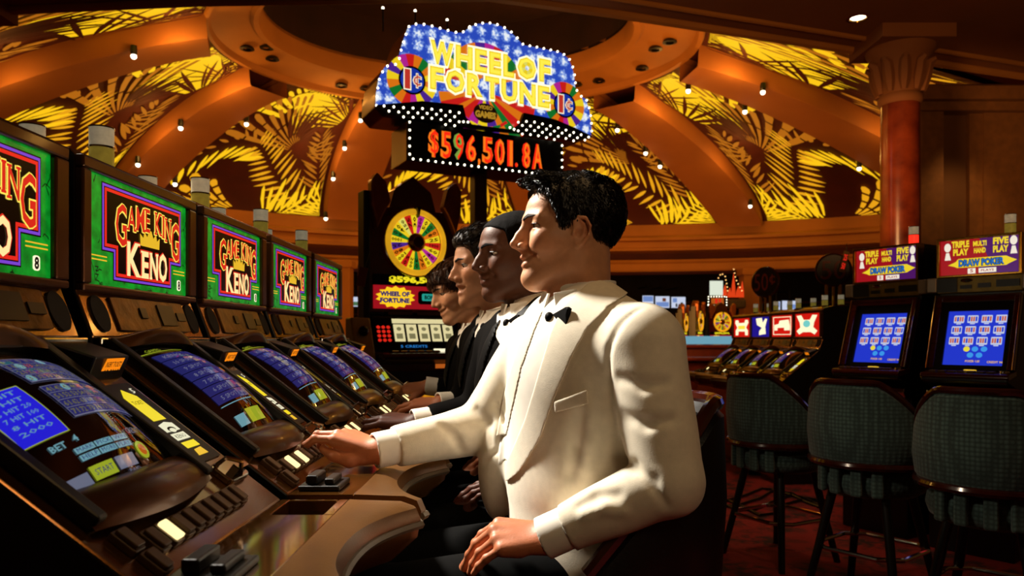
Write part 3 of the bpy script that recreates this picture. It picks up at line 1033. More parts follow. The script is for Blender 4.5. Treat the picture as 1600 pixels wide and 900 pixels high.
def slant_machine(label, kind, sign=keno_sign, lit=(0, 2), detail=True):
    t = empty('slot_machine')
    W = 0.235
    X = lambda u, v, w: (w, u, v)
    prof = [(0.34, 0.0), (0.34, 1.49), (0.10, 1.478), (0.012, 1.458), (0.0, 1.445), (0.0, 1.205), (-0.03, 1.125), (-0.03, 1.112), (-0.375, 0.845),
            (-0.375, 0.80), (-0.49, 0.80), (-0.49, 0.74), (-0.41, 0.70), (-0.41, 0.05), (-0.36, 0.05), (-0.36, 0.0)]
    MB().prism(prof, X, -W, W, 1, 0).build('cabinet', [M_BRONZE, M_BLACK], t, bevel=0.004)
    # sign surround
    mb = MB()
    for a in ((-W, W, 1.424, 1.447), (-W, W, 1.205, 1.219), (-W, -0.207, 1.219, 1.424), (0.197, W, 1.219, 1.424)):
        mb.box(a[0], a[1], -0.014, 0.004, a[2], a[3])
    mb.build('sign_frame', M_BRONZE2, t, bevel=0.004)
    fn = lambda u, v, w=0.0: (-0.207 + 0.404 * u, -0.004 - w, 1.219 + 0.205 * v)
    sign(t, fn)
    # tilted panel with speakers and bill slot
    pn = MB().prism(rrect(-0.14, 0.165, 0.10, 0.92, 0.03), lambda u, v, w: lowp(u, v, w), 0.0, 0.005).build('bill_panel', M_GOLDPL, t, bevel=0.0015)
    for nm, x0, x1, a, b in (('key_slot', -0.045, -0.02, 0.42, 0.68), ('bill_slot', 0.035, 0.105, 0.25, 0.80), ('card_slot', 0.115, 0.155, 0.40, 0.62)):
        MB().prism(rect(x0, x1, a, b), lambda u, v, w: lowp(u, v, w), 0.004, 0.008).build(nm, M_BLACK, pn)
    for x in (-0.188, 0.198):
        MB().prism(circ(x, 0.5, 0.026, 20, 0.42), lambda u, v, w: lowp(u, v, w), 0.0, 0.004).build('speaker', M_GRILLE, t)
    MB().box(-W, W, -0.046, -0.028, 1.108, 1.122).build('chrome_lip', M_CHROME, t, bevel=0.003)
    # console: bezel, screen
    bz = MB()
    outer, inner = (-0.212, 0.108, 0.095, 0.428), (-0.19, 0.085, 0.145, 0.408)
    hgt = 0.022
    bz.prism(rect(outer[0], inner[0], outer[2], outer[3]), slope, 0, hgt)
    bz.prism(rect(inner[1], outer[1], outer[2], outer[3]), slope, 0, hgt)
    bz.prism(rect(inner[0], inner[1], inner[3], outer[3]), slope, 0, hgt)
    b = bz.build('screen_bezel', M_BLACK, t, bevel=0.004)
    # arched hood over the top edge and full lip below the screen
    lp = MB()
    lp.grid(lambda u, v: slope(-0.212 + 0.32 * u, 0.090 + 0.060 * v - 0.02 * math.sin(pi * u) * (1 - v), 0.002 + (0.010 + 0.018 * math.sin(pi * u) ** 0.8) * math.sin(pi * (0.15 + 0.75 * v)) ** 0.7), 20, 8)
    lp.build('lower_lip', M_BRONZE2, b, smooth=True)
    hd = MB()
    hd.grid(lambda u, v: slope(-0.212 + 0.32 * u, 0.40 + 0.032 * v, 0.018 + 0.036 * math.sin(pi * u) * math.sin(pi * (0.1 + 0.8 * v))), 20, 6)
    hd.build('upper_hood', M_BRONZE2, b, smooth=True)
    keno_screen(t, kind)
    # ticket display on a wedge
    wd = MB().prism([(0.34, 0.0), (0.435, 0.0), (0.43, 0.012), (0.352, 0.040)], lambda u, v, w: slope(w, u, v), 0.125, 0.228).build('ticket_display', M_BLACK, t, bevel=0.003)
    tf = lambda u, v, w=0.0: slope(0.155 + 0.055 * u, 0.3445 + 0.0108 * v * 0.6 - w, 0.004 + 0.034 * v)
    mb = MB()
    mb.flat(rect(0, 1, 0, 1), lambda u, v, w: tf(u, v, 0.002), 0)
    mb2 = mb
    put_text(mb2, 'INSERT TICKETS', lambda u, v, w: tf(u, v, 0.003), 0.08, 0.92, 0.56, 0.84, 0, 1, 0.02, 1)
    put_text(mb2, 'OR BILLS', lambda u, v, w: tf(u, v, 0.003), 0.08, 0.92, 0.16, 0.44, 0, 1, 0.02, 1)
    mb2.build('ticket_screen', [M_ORANGE, M_INK], wd)
    # lit strip beside the screen
    sp = MB().prism(rrect(0.128, 0.222, 0.125, 0.325, 0.006), slope, 0, 0.003).build('instruction_strip', M_BLACK, t)
    mb = MB()
    sx = lambda u, v, w: slope(0.135 + 0.08 * u, 0.135 + 0.18 * v, 0.0036 + w)
    mb.flat([(0.25, 0.52), (0.78, 0.52), (0.78, 0.86), (0.50, 0.97), (0.25, 0.86)], sx, 0, 0)
    put_text(mb, 'TICKET', sx, 0.32, 0.72, 0.75, 0.80, 0.0004, 2, 0.0, 1)
    put_text(mb, '5', sx, 0.80, 0.92, 0.90, 0.97, 0.0004, 1, 0.02, 1)
    mb.flat([(0.2, 0.36), (0.8, 0.36), (0.8, 0.46), (0.55, 0.49), (0.2, 0.46)], sx, 0, 1)
    mb.flat(circ(0.5, 0.385, 0.16, 12, 0.035), sx, 0.0004, 2)
    mb.flat(circ(0.5, 0.37, 0.12, 12, 0.028), sx, 0.0006, 1)
    mb.flat(rect(0.22, 0.80, 0.24, 0.33), sx, 0, 1)
    mb.flat(rect(0.22, 0.80, 0.13, 0.21), sx, 0, 0)
    put_text(mb, 'KENO', sx, 0.30, 0.72, 0.26, 0.31, 0.0004, 2, 0.0, 1)
    mb.flat([(0.3, 0.02), (0.75, 0.02), (0.72, 0.11), (0.38, 0.10)], sx, 0, 3)
    mb.build('lit_markings', [M_SYEL, M_SWHT, M_INK, M_GOLDL], sp)
    # coin head
    ch = MB().prism(rrect(0.135, 0.215, 0.065, 0.110, 0.01), slope, 0, 0.012)
    co = ch.build('coin_head', M_CHROME, t, bevel=0.003)
    mb = MB().tube([slope(0.150, 0.105, 0.012), slope(0.150, 0.100, 0.03), slope(0.165, 0.08, 0.035), slope(0.175, 0.07, 0.012)], 0.004, 6)
    mb.box(0.165, 0.208, 0.075, 0.088, 0.012, 0.024, 0, lambda x, y, z: slope(x, y, z))
    mb.build('coin_chute', M_CHROME, co, smooth=True)
    # buttons
    spots = [(-0.185, 0.062, False), (-0.146, 0.046, False), (-0.182, 0.022, False)] + [(-0.110 + 0.032 * k, 0.046, k in lit) for k in range(8)]
    for x, q, on in spots:
        bb = MB().prism(rrect(x - 0.0125, x + 0.0125, q - 0.019, q + 0.019, 0.004), slope, 0, 0.009).build('button', M_BUTTON, t, bevel=0.0015)
        MB().prism(rrect(x - 0.0095, x + 0.0095, q - 0.016, q + 0.016, 0.003), slope, 0.009, 0.0145).build('button_cap', M_BUTLIT if on else M_BUTTON, bb, bevel=0.0015, label='lit button cap' if on else None)
    # shelf with a sunk tray at one end
    mb = MB()
    for a in ((-W, 0.125, -0.492, -0.375), (0.125, W, -0.392, -0.375), (0.125, W, -0.492, -0.474), (0.225, W, -0.474, -0.392)):
        mb.box(a[0], a[1], a[2], a[3], 0.80, 0.845)
    mb.build('shelf', M_SHELF, t, bevel=0.002)
    MB().box(0.125, 0.225, -0.474, -0.392, 0.798, 0.802).build('sunk_tray', M_BLACK, t)
    tk = MB().box(-0.212, -0.122, -0.460, -0.385, 0.845, 0.855).box(-0.202, -0.137, -0.418, -0.398, 0.855, 0.872).box(-0.202, -0.137, -0.448, -0.430, 0.855, 0.866).build('ticket_slot', M_BLACK, t, bevel=0.003)
    MB().box(-0.192, -0.162, -0.398, -0.394, 0.856, 0.868).build('slot_mouth', M_GOLDPL, tk)
    # scalloped arm rest

    def rest(u, v):
        x = -W + 2 * W * u
        e = 0.545 + 0.085 * abs(2 * u - 1) ** 2.4
        e -= 0.02 * max(0.0, abs(2 * u - 1) - 0.93) / 0.07
        q = v * 5
        y0 = 0.492
        P = [(y0, 0.845), (e - 0.03, 0.842), (e - 0.008, 0.834), (e, 0.815), (e - 0.006, 0.785), (e - 0.05, 0.745)]
        i = min(int(q), 4)
        f = q - i
        a = [P[i][k] * (1 - f) + P[i + 1][k] * f for k in (0, 1)]
        return (x, -a[0], a[1])
    ar = MB().grid(rest, 28, 5)
    n = 6
    for s in (0, 1):
        ar.add([rest(s, j / 5) for j in range(6)] + [(-W + 2 * W * s, -0.492, 0.745)], [(0, 1, 2, 3, 4, 5, 6)])
    arm = ar.build('arm_rest', M_VINYL, t, smooth=True)
    MB().tube([(lambda p: (p[0], p[1] - 0.002, p[2]))(rest(k / 28, 0.66)) for k in range(29)], 0.007, 6).build('bumper_edge', M_RIM, arm, smooth=True)
    candle(t, 0.065, 0.12, 1.478, 0.027, 0.10)
    candle(t, 0.065, 0.27, 1.488, 0.027, 0.095)
    return t


places = ['nearest bronze slot machine, cut off by the left edge, number board on its screen',
          'bronze slot machine second from the left, its whole green sign in view',
          'bronze slot machine third from the left, played by the man with cropped hair',
          'bronze slot machine fourth from the left, with narrow green sign',
          'fifth and farthest bronze slot machine of the left row, beside the prize wheel machine']
ROW = []
for k in range(5):
    m = slant_machine('', 'board' if k == 0 else 'table', lit=((0,), (0, 2), (), (2, 3), ())[k]) if k < 2 else copy_tree(ROW[1])
    m.location = (-0.77, 1.035 + 0.51 * k, 0)
    m.rotation_euler = (0, 0, R(90))
    tag(m, places[k], 'slot machine', 'bronze slot machines in the left row')
    ROW.append(m)


# ---- red bank far right: same cabinets, other glass
def picture_sign(bg, fg, shape):
    def f(t, fn):
        back = MB().flat(rect(0.04, 0.96, 0.02, 0.98), fn, 0.0).build('sign_glass', bg, t)
        mb = MB()
        if shape == 0:
            mb.flat([(0.2, 0.1), (0.35, 0.2), (0.65, 0.2), (0.8, 0.1), (0.9, 0.25), (0.75, 0.4), (0.78, 0.6), (0.9, 0.9), (0.72, 0.92), (0.62, 0.72), (0.38, 0.72), (0.28, 0.92), (0.1, 0.9), (0.22, 0.6), (0.25, 0.4), (0.1, 0.25)], fn, 0.002, 0)
            mb.flat(circ(0.5, 0.55, 0.14, 14, 0.15), fn, 0.003, 1)
        elif shape == 1:
            mb.flat([(0.25, 0.92), (0.55, 0.95), (0.60, 0.70), (0.72, 0.9), (0.82, 0.88), (0.72, 0.5), (0.75, 0.15), (0.4, 0.1), (0.42, 0.3), (0.55, 0.45), (0.3, 0.6)], fn, 0.002, 0)
        elif shape == 2:
            mb.flat([(0.15, 0.3), (0.15, 0.55), (0.35, 0.6), (0.4, 0.75), (0.8, 0.78), (0.85, 0.5), (0.85, 0.3), (0.6, 0.3), (0.6, 0.42), (0.3, 0.42), (0.3, 0.3)], fn, 0.002, 0)
            outline(mb, fn, 0.1, 0.9, 0.1, 0.92, 0.03, 0.002, 0)
        else:
            mb.flat([(0.15, 0.1), (0.3, 0.1), (0.32, 0.3), (0.68, 0.3), (0.70, 0.1), (0.85, 0.1), (0.85, 0.35), (0.75, 0.5), (0.88, 0.75), (0.85, 0.9), (0.7, 0.9), (0.66, 0.75), (0.34, 0.75), (0.3, 0.9), (0.15, 0.9), (0.12, 0.75), (0.25, 0.5), (0.15, 0.35)], fn, 0.002, 0)
            mb.flat(rect(0.3, 0.7, 0.42, 0.6), fn, 0.003, 1)
        mb.build('emblem', fg, back)
        return back
    return f


M_BRED, M_BBLU = glow('bank_red', 'e01a10', 0.85), glow('bank_blue', '2018a0', 0.7)
M_PALE, M_PYEL, M_PCYN = glow('bank_pale', 'fff4c8', 1.1), glow('bank_yellow', 'ffd83c', 1.1), glow('bank_cyan', '7ad8d0', 0.9)
bank = [((M_BRED, [M_PALE, M_PCYN], 0), 'red sign with pale long-armed figure, nearest to the black side'),
        ((M_BRED, [M_PALE, M_PYEL], 2), 'red sign with pale block shape, second from the right'),
        ((M_BBLU, [M_PALE, M_PYEL], 1), 'dark blue sign, the only blue one of its bank'),
        ((M_BRED, [M_PALE, M_PYEL], 3), 'red sign with yellow middle, leftmost of its bank')]
r0 = R(-81)
for k, (a, lab) in enumerate(bank):
    m = slant_machine('', 'table', sign=picture_sign(*a), lit=(0,))
    d = 5.95 + 0.50 * k
    px = (1262, 1223, 1190, 1160)[k]
    x = (px - CX) / F * d
    m.location = (x, d, -0.10)
    m.rotation_euler = (0, 0, r0)
    m.location.z = 0
    m.scale = (0.93, 0.93, 0.93)
    tag(m, 'slant-top slot machine with ' + lab, 'slot machine', 'slot machines of the small right bank')
    if k == 0:
        MB().prism([(0.36, 0.0), (0.36, 1.52), (0.02, 1.47), (-0.02, 1.12), (-0.40, 0.84), (-0.42, 0.0)], lambda u, v, w: (w, u, v), -0.262, -0.238).build('side_panel', M_BLACK, m, bevel=0.004, label='black end panel')


# ---- draw poker machines
M_MAHOG = mat('mahogany', '4a1a0c', 0.2, noise=0.2, nscale=14, stretch=(1, 1, 6), coat=0.4)
M_PVIO = glow('glass_violet', '5a1a72', 0.7)
M_PRED = glow('glass_red', 'b01420', 0.75)
M_PYL = glow('glass_yellow', 'f0d22a', 0.95)
M_PBL = glow('glass_blue', '1a70c8', 0.9)
M_PWH = glow('glass_white', 'f6ead8', 0.95)
M_SCRB = mat('poker_blue', '05060c', 0.08, emit=0.95, ecol='2438cc', noise=0.0)
M_CARD = mat('poker_card', '05060c', 0.08, emit=0.85, ecol='cdd6f2', noise=0.0)
M_CARDR = mat('poker_card_pip', '05060c', 0.08, emit=0.8, ecol='d86a50', noise=0.0)
M_DISC = mat('poker_disc', '05060c', 0.08, emit=0.9, ecol='3f9cf0', noise=0.0)
M_DISCY = mat('poker_disc_yellow', '05060c', 0.08, emit=0.9, ecol='f0e040', noise=0.0)
M_OLIVE = mat('olive_gold', '7c6826', 0.35, 0.5, noise=0.15, nscale=30)


def poker_machine(label, red_lens):
    t = empty('poker_machine')
    tag(t, label, 'slot machine', 'draw poker machines on the right')
    W = 0.20
    X = lambda u, v, w: (w, u, v)
    MB().prism([(0.5, 0), (0.5, 1.66), (0.06, 1.66), (0.04, 1.36), (0.04, 1.345), (-0.085, 0.955), (-0.19, 0.94), (-0.20, 0.90), (-0.06, 0.86), (-0.05, 0.45), (-0.10, 0.42), (-0.10, 0.0)], X, -W, W).build('cabinet', M_BLACK, t, bevel=0.006)
    # top glass
    f = MB()
    z0, z1 = 1.455, 1.655
    for a in ((-W, W, z1 - 0.008, z1 + 0.006), (-W, W, z0 - 0.006, z0 + 0.006), (-W, -W + 0.014, z0, z1), (W - 0.014, W, z0, z1)):
        f.box(a[0], a[1], 0.0, 0.07, a[2], a[3])
    f.build('glass_frame', M_BRASS, t, bevel=0.003)
    fn = lambda u, v, w=0.0: (-W + 0.014 + (2 * W - 0.028) * u, 0.02 - w, z0 + (z1 - z0) * v)
    gl = MB().flat(rect(0, 0.5, 0, 1), fn, 0, 0).flat(rect(0.5, 1, 0, 1), fn, 0, 1).flat([(0.42, 0.45), (0.62, 0.45), (0.50, 1), (0.30, 1)], fn, 0.0005, 0).build('top_glass', [M_PRED, M_PVIO], t)
    mb = MB()
    for s, a, b, c, d in (('TRIPLE', 0.15, 0.38, 0.76, 0.94), ('PLAY', 0.17, 0.37, 0.55, 0.73), ('MULTI', 0.43, 0.60, 0.76, 0.90), ('HAND', 0.44, 0.59, 0.58, 0.72), ('FIVE', 0.68, 0.87, 0.77, 0.95), ('PLAY', 0.68, 0.87, 0.56, 0.74)):
        put_text(mb, s, fn, a, b, c, d, 0.002, 0, 0.05)
    mb.flat([(0.10, 0.30), (0.2, 0.38), (0.24, 0.46), (0.84, 0.46), (0.9, 0.40), (0.97, 0.34), (0.88, 0.26), (0.84, 0.22), (0.22, 0.22), (0.18, 0.26)], fn, 0.0015, 0)
    put_text(mb, 'DRAW POKER', fn, 0.24, 0.82, 0.235, 0.44, 0.0022, 3, 0.09)
    put_text(mb, 'DRAW POKER', fn, 0.245, 0.815, 0.25, 0.425, 0.003, 1, 0.03)
    mb.flat(rect(0.36, 0.46, 0.05, 0.19), fn, 0.0015, 2).flat(rect(0.5, 0.72, 0.06, 0.18), fn, 0.0015, 2)
    put_text(mb, '5', fn, 0.39, 0.43, 0.08, 0.17, 0.002, 4, 0.02)
    put_text(mb, 'PLAYS', fn, 0.53, 0.69, 0.09, 0.15, 0.002, 4, 0.02)
    for cx, cy in ((0.095, 0.78), (0.93, 0.84)):
        mb.flat(circ(cx, cy, 0.045, 12, 0.12), fn, 0.0015, 2)
        mb.flat([(cx - 0.04, cy - 0.34), (cx + 0.045, cy - 0.34), (cx + 0.02, cy - 0.14), (cx - 0.02, cy - 0.14)], fn, 0.0015, 2)
    mb.build('lettering', [M_PYL, M_PBL, M_PWH, M_INK, M_PRED], gl)
    # gold panel
    pl = MB().box(-W, W, 0.012, 0.05, 1.365, 1.448).build('bill_panel', M_OLIVE, t, bevel=0.003)
    for nm, a, b, c, d in (('display', -0.20, -0.10, 1.370, 1.444), ('coin_slot', -0.085, -0.03, 1.385, 1.405), ('bill_slot', 0.0, 0.06, 1.388, 1.412), ('card_slot', 0.085, 0.19, 1.388, 1.425)):
        MB().box(a, b, 0.006, 0.014, c, d).build(nm, M_BLACK, pl)
    MB().ball((-0.055, 0.012, 1.43), (0.03, 0.006, 0.012), 10, 6).build('badge', M_CHROME, pl)
    for s in (-1, 1):
        MB().prism([(0.0, 1.37), (0.09, 1.37), (0.11, 1.40), (0.11, 1.42), (0.09, 1.45), (0.0, 1.45)], lambda u, v, w, s=s: (s * (W + w), u, v), 0.0, 0.05).build('side_cap', mat('grey_cap', '8a8070', 0.3, 0.4, noise=0.05), t, bevel=0.006)
    # tilted bezel and screen
    tl = lambda u, v, w=0.0: (u, 0.035 - 0.125 * (1 - v) - 0.97 * w, 0.955 + 0.385 * v + 0.22 * w)
    bz = MB()
    for a in ((-W, -W + 0.03, 0, 1), (W - 0.03, W, 0, 1), (-W + 0.03, W - 0.03, 0.92, 1)):
        bz.prism(rect(*a), tl, 0, 0.035)
    b = bz.build('screen_bezel', M_MAHOG, t, bevel=0.005)
    mb = MB()
    for pts in ([(-W, 0, 0.04), (-W, 1, 0.04), (W, 1, 0.04), (W, 0, 0.04)],):
        mb.tube([tl(*p) for p in pts], 0.006, 6)
    mb.build('chrome_edge', M_CHROME, b, smooth=True)
    inn = MB()
    for a in ((-W + 0.03, -W + 0.065, 0, 0.92), (W - 0.055, W - 0.03, 0, 0.92), (-W + 0.065, W - 0.055, 0.80, 0.92), (-W + 0.065, W - 0.055, 0.0, 0.06)):
        inn.prism(rect(*a), tl, 0, 0.018)
    inn.build('inner_mask', M_BLACK, b)
    ss = lambda u, v, w=0.0: tl(-W + 0.065 + (2 * W - 0.12) * u, 0.06 + 0.74 * v, 0.008 + w)
    sc = MB().flat(rect(0, 1, 0, 1), ss).build('screen', M_SCRB, t)
    mb = MB()
    for r in range(3):
        for c in range(4):
            u0, v0 = 0.10 + 0.235 * c - 0.02 * r, 0.78 - 0.20 * r
            mb.flat(rrect(u0, u0 + 0.18, v0, v0 + 0.14, 0.015, 2), ss, 0.001, 0)
            for q in range(4):
                mb.flat(rect(u0 + 0.015 + 0.04 * q, u0 + 0.045 + 0.04 * q, v0 + 0.03, v0 + 0.115), ss, 0.0015, 1 + (q + r + c) % 3 % 2)
            mb.flat(rect(u0 + 0.05, u0 + 0.13, v0 - 0.025, v0 - 0.005), ss, 0.001, 0)
    for k, (u, v) in enumerate(((0.38, 0.30), (0.52, 0.30), (0.67, 0.30), (0.45, 0.19), (0.60, 0.19))):
        mb.flat(circ(u, v, 0.055, 16, 0.048), ss, 0.001, 4 if k == 0 else 3)
    put_text(mb, 'POKER 1.00', ss, 0.38, 0.62, 0.06, 0.10, 0.001, 5, 0.02)
    put_text(mb, 'CREDIT 94', ss, 0.74, 0.99, 0.05, 0.09, 0.001, 5, 0.02)
    mb.build('screen_picture', [M_CARD, M_CARDR, M_SCRB, M_DISC, M_DISCY, M_GOLDL], sc)
    # deck
    dk = MB().prism([(-0.08, 0.957), (-0.195, 0.942), (-0.205, 0.925), (-0.19, 0.91), (-0.08, 0.93)], X, -W - 0.004, W + 0.004).build('button_deck', M_MAHOG, t, bevel=0.004)
    for k in range(7):
        x = -0.17 + 0.045 * k
        MB().box(x, x + 0.034, -0.178, -0.138, 0.944, 0.956).build('button', M_BUTTON, t, bevel=0.003)
    MB().box(-0.02, 0.03, -0.13, -0.095, 0.95, 0.960).build('lit_button', M_GOLDL, t, bevel=0.003)
    MB().lathe([(0.0, 0.012), (0.022, 0.010), (0.024, 0.0)], 14, (0.165, -0.13, 0.948)).build('round_button', M_CHROME, t, smooth=True)
    # coin tray and belly glass
    tr = MB().prism([(-0.05, 0.865), (-0.13, 0.845), (-0.14, 0.82), (-0.12, 0.79), (-0.05, 0.78)], X, -W, W).build('coin_tray', M_CHROME, t, bevel=0.005)
    bg = MB().flat(rect(-W + 0.02, W - 0.02, 0.47, 0.76), lambda u, v, w: (u, -0.054, v)).build('belly_glass', M_PRED, t)
    MB().flat(circ(-0.11, 0.62, 0.06, 16, 0.075), lambda u, v, w: (u, -0.056, v)).build('belly_emblem', M_PYL, bg)
    candle(t, 0.12, 0.10, 1.66, 0.028, 0.11, bot=M_CANR if red_lens else None)
    return t


POK = [poker_machine('upright draw poker machine with red signal light lit on its top', True),
       poker_machine('upright draw poker machine at the right edge, its signal light unlit', False)]
for m, px, d, a in ((POK[0], 1381, 4.35, 58), (POK[1], 1527, 3.90, 51)):
    m.location = ((px - CX) / F * d, d, 0)
    m.rotation_euler = (0, 0, R(-a))


# ---- round denomination signs on posts
def disc_sign(x, y, z, r, rz, txt, label, post):
    t = empty('denomination_sign', (x, y, z), rz)
    tag(t, label, 'sign')
    D = lambda u, v, w: (u, -w, v)
    b = MB().prism(circ(0, 0, r, 32), D, -0.015, 0.015).build('disc', mat('dark_disc', '22100c', 0.3, noise=0.1), t, bevel=0.004)
    MB().tube([(r * math.cos(a), 0, r * math.sin(a)) for a in [2 * pi * k / 32 for k in range(32)]], 0.014, 8, True).build('rim', M_MAHOG, b, smooth=True)
    mb = MB()
    if txt.endswith('¢'):
        put_text(mb, txt[:-1], D, -r * 0.78, r * 0.28, -r * 0.6, r * 0.6, 0.019, 0, 0.0, 3)
        put_cent(mb, D, r * 0.36, r * 0.80, -r * 0.2, r * 0.5, 0.019, 0, 0.03)
    else:
        put_text(mb, txt, D, -r * 0.72, r * 0.72, -r * 0.6, r * 0.6, 0.019, 0, 0.0, 3)
    mb.build('lettering', mat('dull_red_letters', '8a2c18', 0.4, noise=0.05), b)
    ps = MB()
    for s in (-0.05, 0.05):
        ps.tube([(s, 0, -r + 0.01), (s, 0, -r - post)], 0.014, 8)
    ps.tube([(0, 0, -r + 0.01), (0, 0, -r - post)], 0.012, 8)
    ps.build('post', M_BRASS, t, smooth=True)
    return t


p = at(1302, 422, 5.95)
ds = disc_sign(p[0], p[1], p[2], 0.125, R(-22), '50', 'large dark round sign reading 50, with a tag card hung over it', 0.16)
cd = MB().prism(rect(-0.022, 0.022, -0.085, 0.085), lambda u, v, w: (u, -w, v), 0.0, 0.003)
cd.v = [((x * math.cos(0.25) + z * math.sin(0.25)), y, (-x * math.sin(0.25) + z * math.cos(0.25))) for x, y, z in cd.v]
pc = at(1319, 409, 5.86)
card = cd.build('tag_card', mat('yellowed_card', 'a08850', 0.6), None, loc=tuple(pc))
tag(card, 'narrow yellowed tag card hanging askew in front of the large 50 sign', 'card')
mb = MB()
put_text(mb, '50', lambda u, v, w: (u * math.cos(0.25) + v * math.sin(0.25), -0.005, -u * math.sin(0.25) + v * math.cos(0.25)), -0.014, 0.014, -0.06, -0.01, 0, 0, 0.02)
put_text(mb, '25', lambda u, v, w: (u * math.cos(0.25) + v * math.sin(0.25), -0.005, -u * math.sin(0.25) + v * math.cos(0.25)), -0.014, 0.014, 0.01, 0.06, 0, 0, 0.02)
mb.build('print', M_LRED, card)
MB().tube([(0.02, 0, 0.08), (0.03, 0.02, 0.15)], 0.0025, 5).build('cord', M_BLACK, card)
p = at(1196, 441, 7.2)
disc_sign(p[0], p[1], p[2], 0.140, R(-50), '50¢', 'dark round 50 cent sign standing on the small right bank of machines', 0.14)

# ================================================================== OVERHEAD SIGN
A0 = R(27.5)
CA, SA = math.cos(A0), math.sin(A0)
SX, SY = -1.112, 6.0


def sg(px, py):
    """photo pixel -> (u, z) on the plane of the sign"""
    a = (px - CX) / F
    u = (a * SY - SX) / (CA - a * SA)
    return (u, CZ + (HY - py) / F * (SY + SA * u))


sign = empty('overhead_sign', (SX, SY, 0), A0)
tag(sign, 'large overhead sign with bulb-lined outline, gold letters and red jackpot display', 'sign')
M_SIGNBLUE = mat('sign_blue', '0a0a30', 0.3, emit=0.9, noise=0.0)
_nt = M_SIGNBLUE.node_tree
_tc = _nt.nodes.new('ShaderNodeTexCoord')
_vo = _nt.nodes.new('ShaderNodeTexVoronoi')
_vo.inputs['Scale'].default_value = 8.5
_vo.inputs['Randomness'].default_value = 0.25
_no = _nt.nodes.new('ShaderNodeTexNoise')
_no.inputs['Scale'].default_value = 48
_no.inputs['Detail'].default_value = 2
_ad = _nt.nodes.new('ShaderNodeMath')
_ad.operation = 'MULTIPLY_ADD'
_ad.inputs[1].default_value = 0.8
_nt.links.new(_tc.outputs['Object'], _vo.inputs['Vector'])
_nt.links.new(_tc.outputs['Object'], _no.inputs['Vector'])
_nt.links.new(_no.outputs['Fac'], _ad.inputs[0])
_nt.links.new(_vo.outputs['Distance'], _ad.inputs[2])
_rp = _nt.nodes.new('ShaderNodeValToRGB')
_rp.color_ramp.elements[0].position, _rp.color_ramp.elements[0].color = 0.64, lin('f2f8ff')
_rp.color_ramp.elements[1].position, _rp.color_ramp.elements[1].color = 0.90, lin('2a4cc0')
_e = _rp.color_ramp.elements.new(0.74)
_e.color = lin('86a8ee')
_nt.links.new(_ad.outputs[0], _rp.inputs['Fac'])
_nt.links.new(_rp.outputs['Color'], _nt.nodes['Principled BSDF'].inputs['Emission Color'])

top_px = [(587, 166), (588, 145), (592, 122), (601, 105), (621, 101), (626, 77), (632, 58), (638, 42), (651, 38.5), (665, 40), (679, 43.5), (695, 48), (711, 52), (721, 52), (727, 48), (733, 43.5),
          (746, 38), (762, 37), (773, 39), (782, 42), (791, 47), (798, 52), (809, 63), (816, 71), (843, 76), (875, 83), (887, 92), (893, 106), (896, 119), (898, 139), (903, 150), (914, 155), (920, 174), (923, 200), (922, 215)]
bot_px = [(895, 201), (862, 187), (838, 181), (814, 177), (808, 193), (796, 203), (780, 207), (762, 206), (746, 203), (733, 195), (724, 184), (719, 166), (685, 160), (656, 160), (621, 163)]
out = [sg(*p) for p in top_px + bot_px]
N = lambda u, v, w: (u, -w, v)
sign_face = MB().prism(out, N, -0.012, 0.012).build('face_panel', [M_SIGNBLUE], sign)
# gold sides: body behind the face, and its lower band
M_SGOLD = mat('sign_gold', '7a5218', 0.25, 0.85, noise=0.15, nscale=6)
M_SBLK = mat('sign_black', '050302', 0.45, noise=0.1, spec=0.2)
hull = [sg(*p) for p in top_px] + [sg(*p) for p in ((895, 216), (862, 209), (790, 209), (735, 201), (650, 187), (600, 181))]
body = MB().prism(hull, N, -0.42, -0.02).build('body', M_SGOLD, sign, bevel=0.012)
band = [sg(*p) for p in ((586, 167), (621, 164), (656, 161), (719, 167), (724, 186), (733, 197), (762, 208), (796, 205), (808, 195), (814, 179), (862, 189), (895, 203), (921, 216), (900, 221), (862, 214), (800, 210), (735, 203), (650, 188), (600, 182))]
bandp = MB().prism(band, N, -0.02, 0.06).build('bulb_band', M_SBLK, sign)

# wheels on the face
WCOL = [glow('wedge_' + n, c, e) for n, c, e in (('yellow', 'f4d21e', 0.9), ('orange', 'ee7c16', 0.8), ('red', 'd8201c', 0.8), ('magenta', 'c42aa0', 0.75), ('green', '168a34', 0.6), ('violet', '5a2aa8', 0.65), ('lemon', 'e8e060', 0.9))]


def wedge_wheel(mb, fn, cu, cv, r0, r1, n, w, seq, a_off=0.0, a0=0, a1=360, clip=None):
    for k in range(n):
        b0, b1 = R(a0 + (a1 - a0) * k / n + a_off), R(a0 + (a1 - a0) * (k + 1) / n + a_off)
        m = (b0 + b1) / 2
        pts = [(cu + r0 * math.cos(b), cv + r0 * math.sin(b)) for b in (b0, m, b1)] + [(cu + r1 * math.cos(b), cv + r1 * math.sin(b)) for b in (b1, m, b0)]
        mb.flat(pts, fn, w, seq[k % len(seq)])


mb = MB()
wedge_wheel(mb, N, 0.985, 3.30, 0.08, 0.385, 11, 0.014, [1, 4, 0, 2, 3, 5, 1], 8, 12, 168)
wedge_wheel(mb, N, 0.985, 3.26, 0.08, 0.40, 5, 0.014, [1, 2, 3, 0, 5], 0, 202, 292)
wedge_wheel(mb, N, 0.985, 3.26, 0.08, 0.50, 5, 0.0145, [1, 4, 2, 1, 2], 0, 292, 352)
wedge_wheel(mb, N, 0.985, 3.26, 0.08, 0.44, 2, 0.0145, [1, 2], 0, 188, 210)
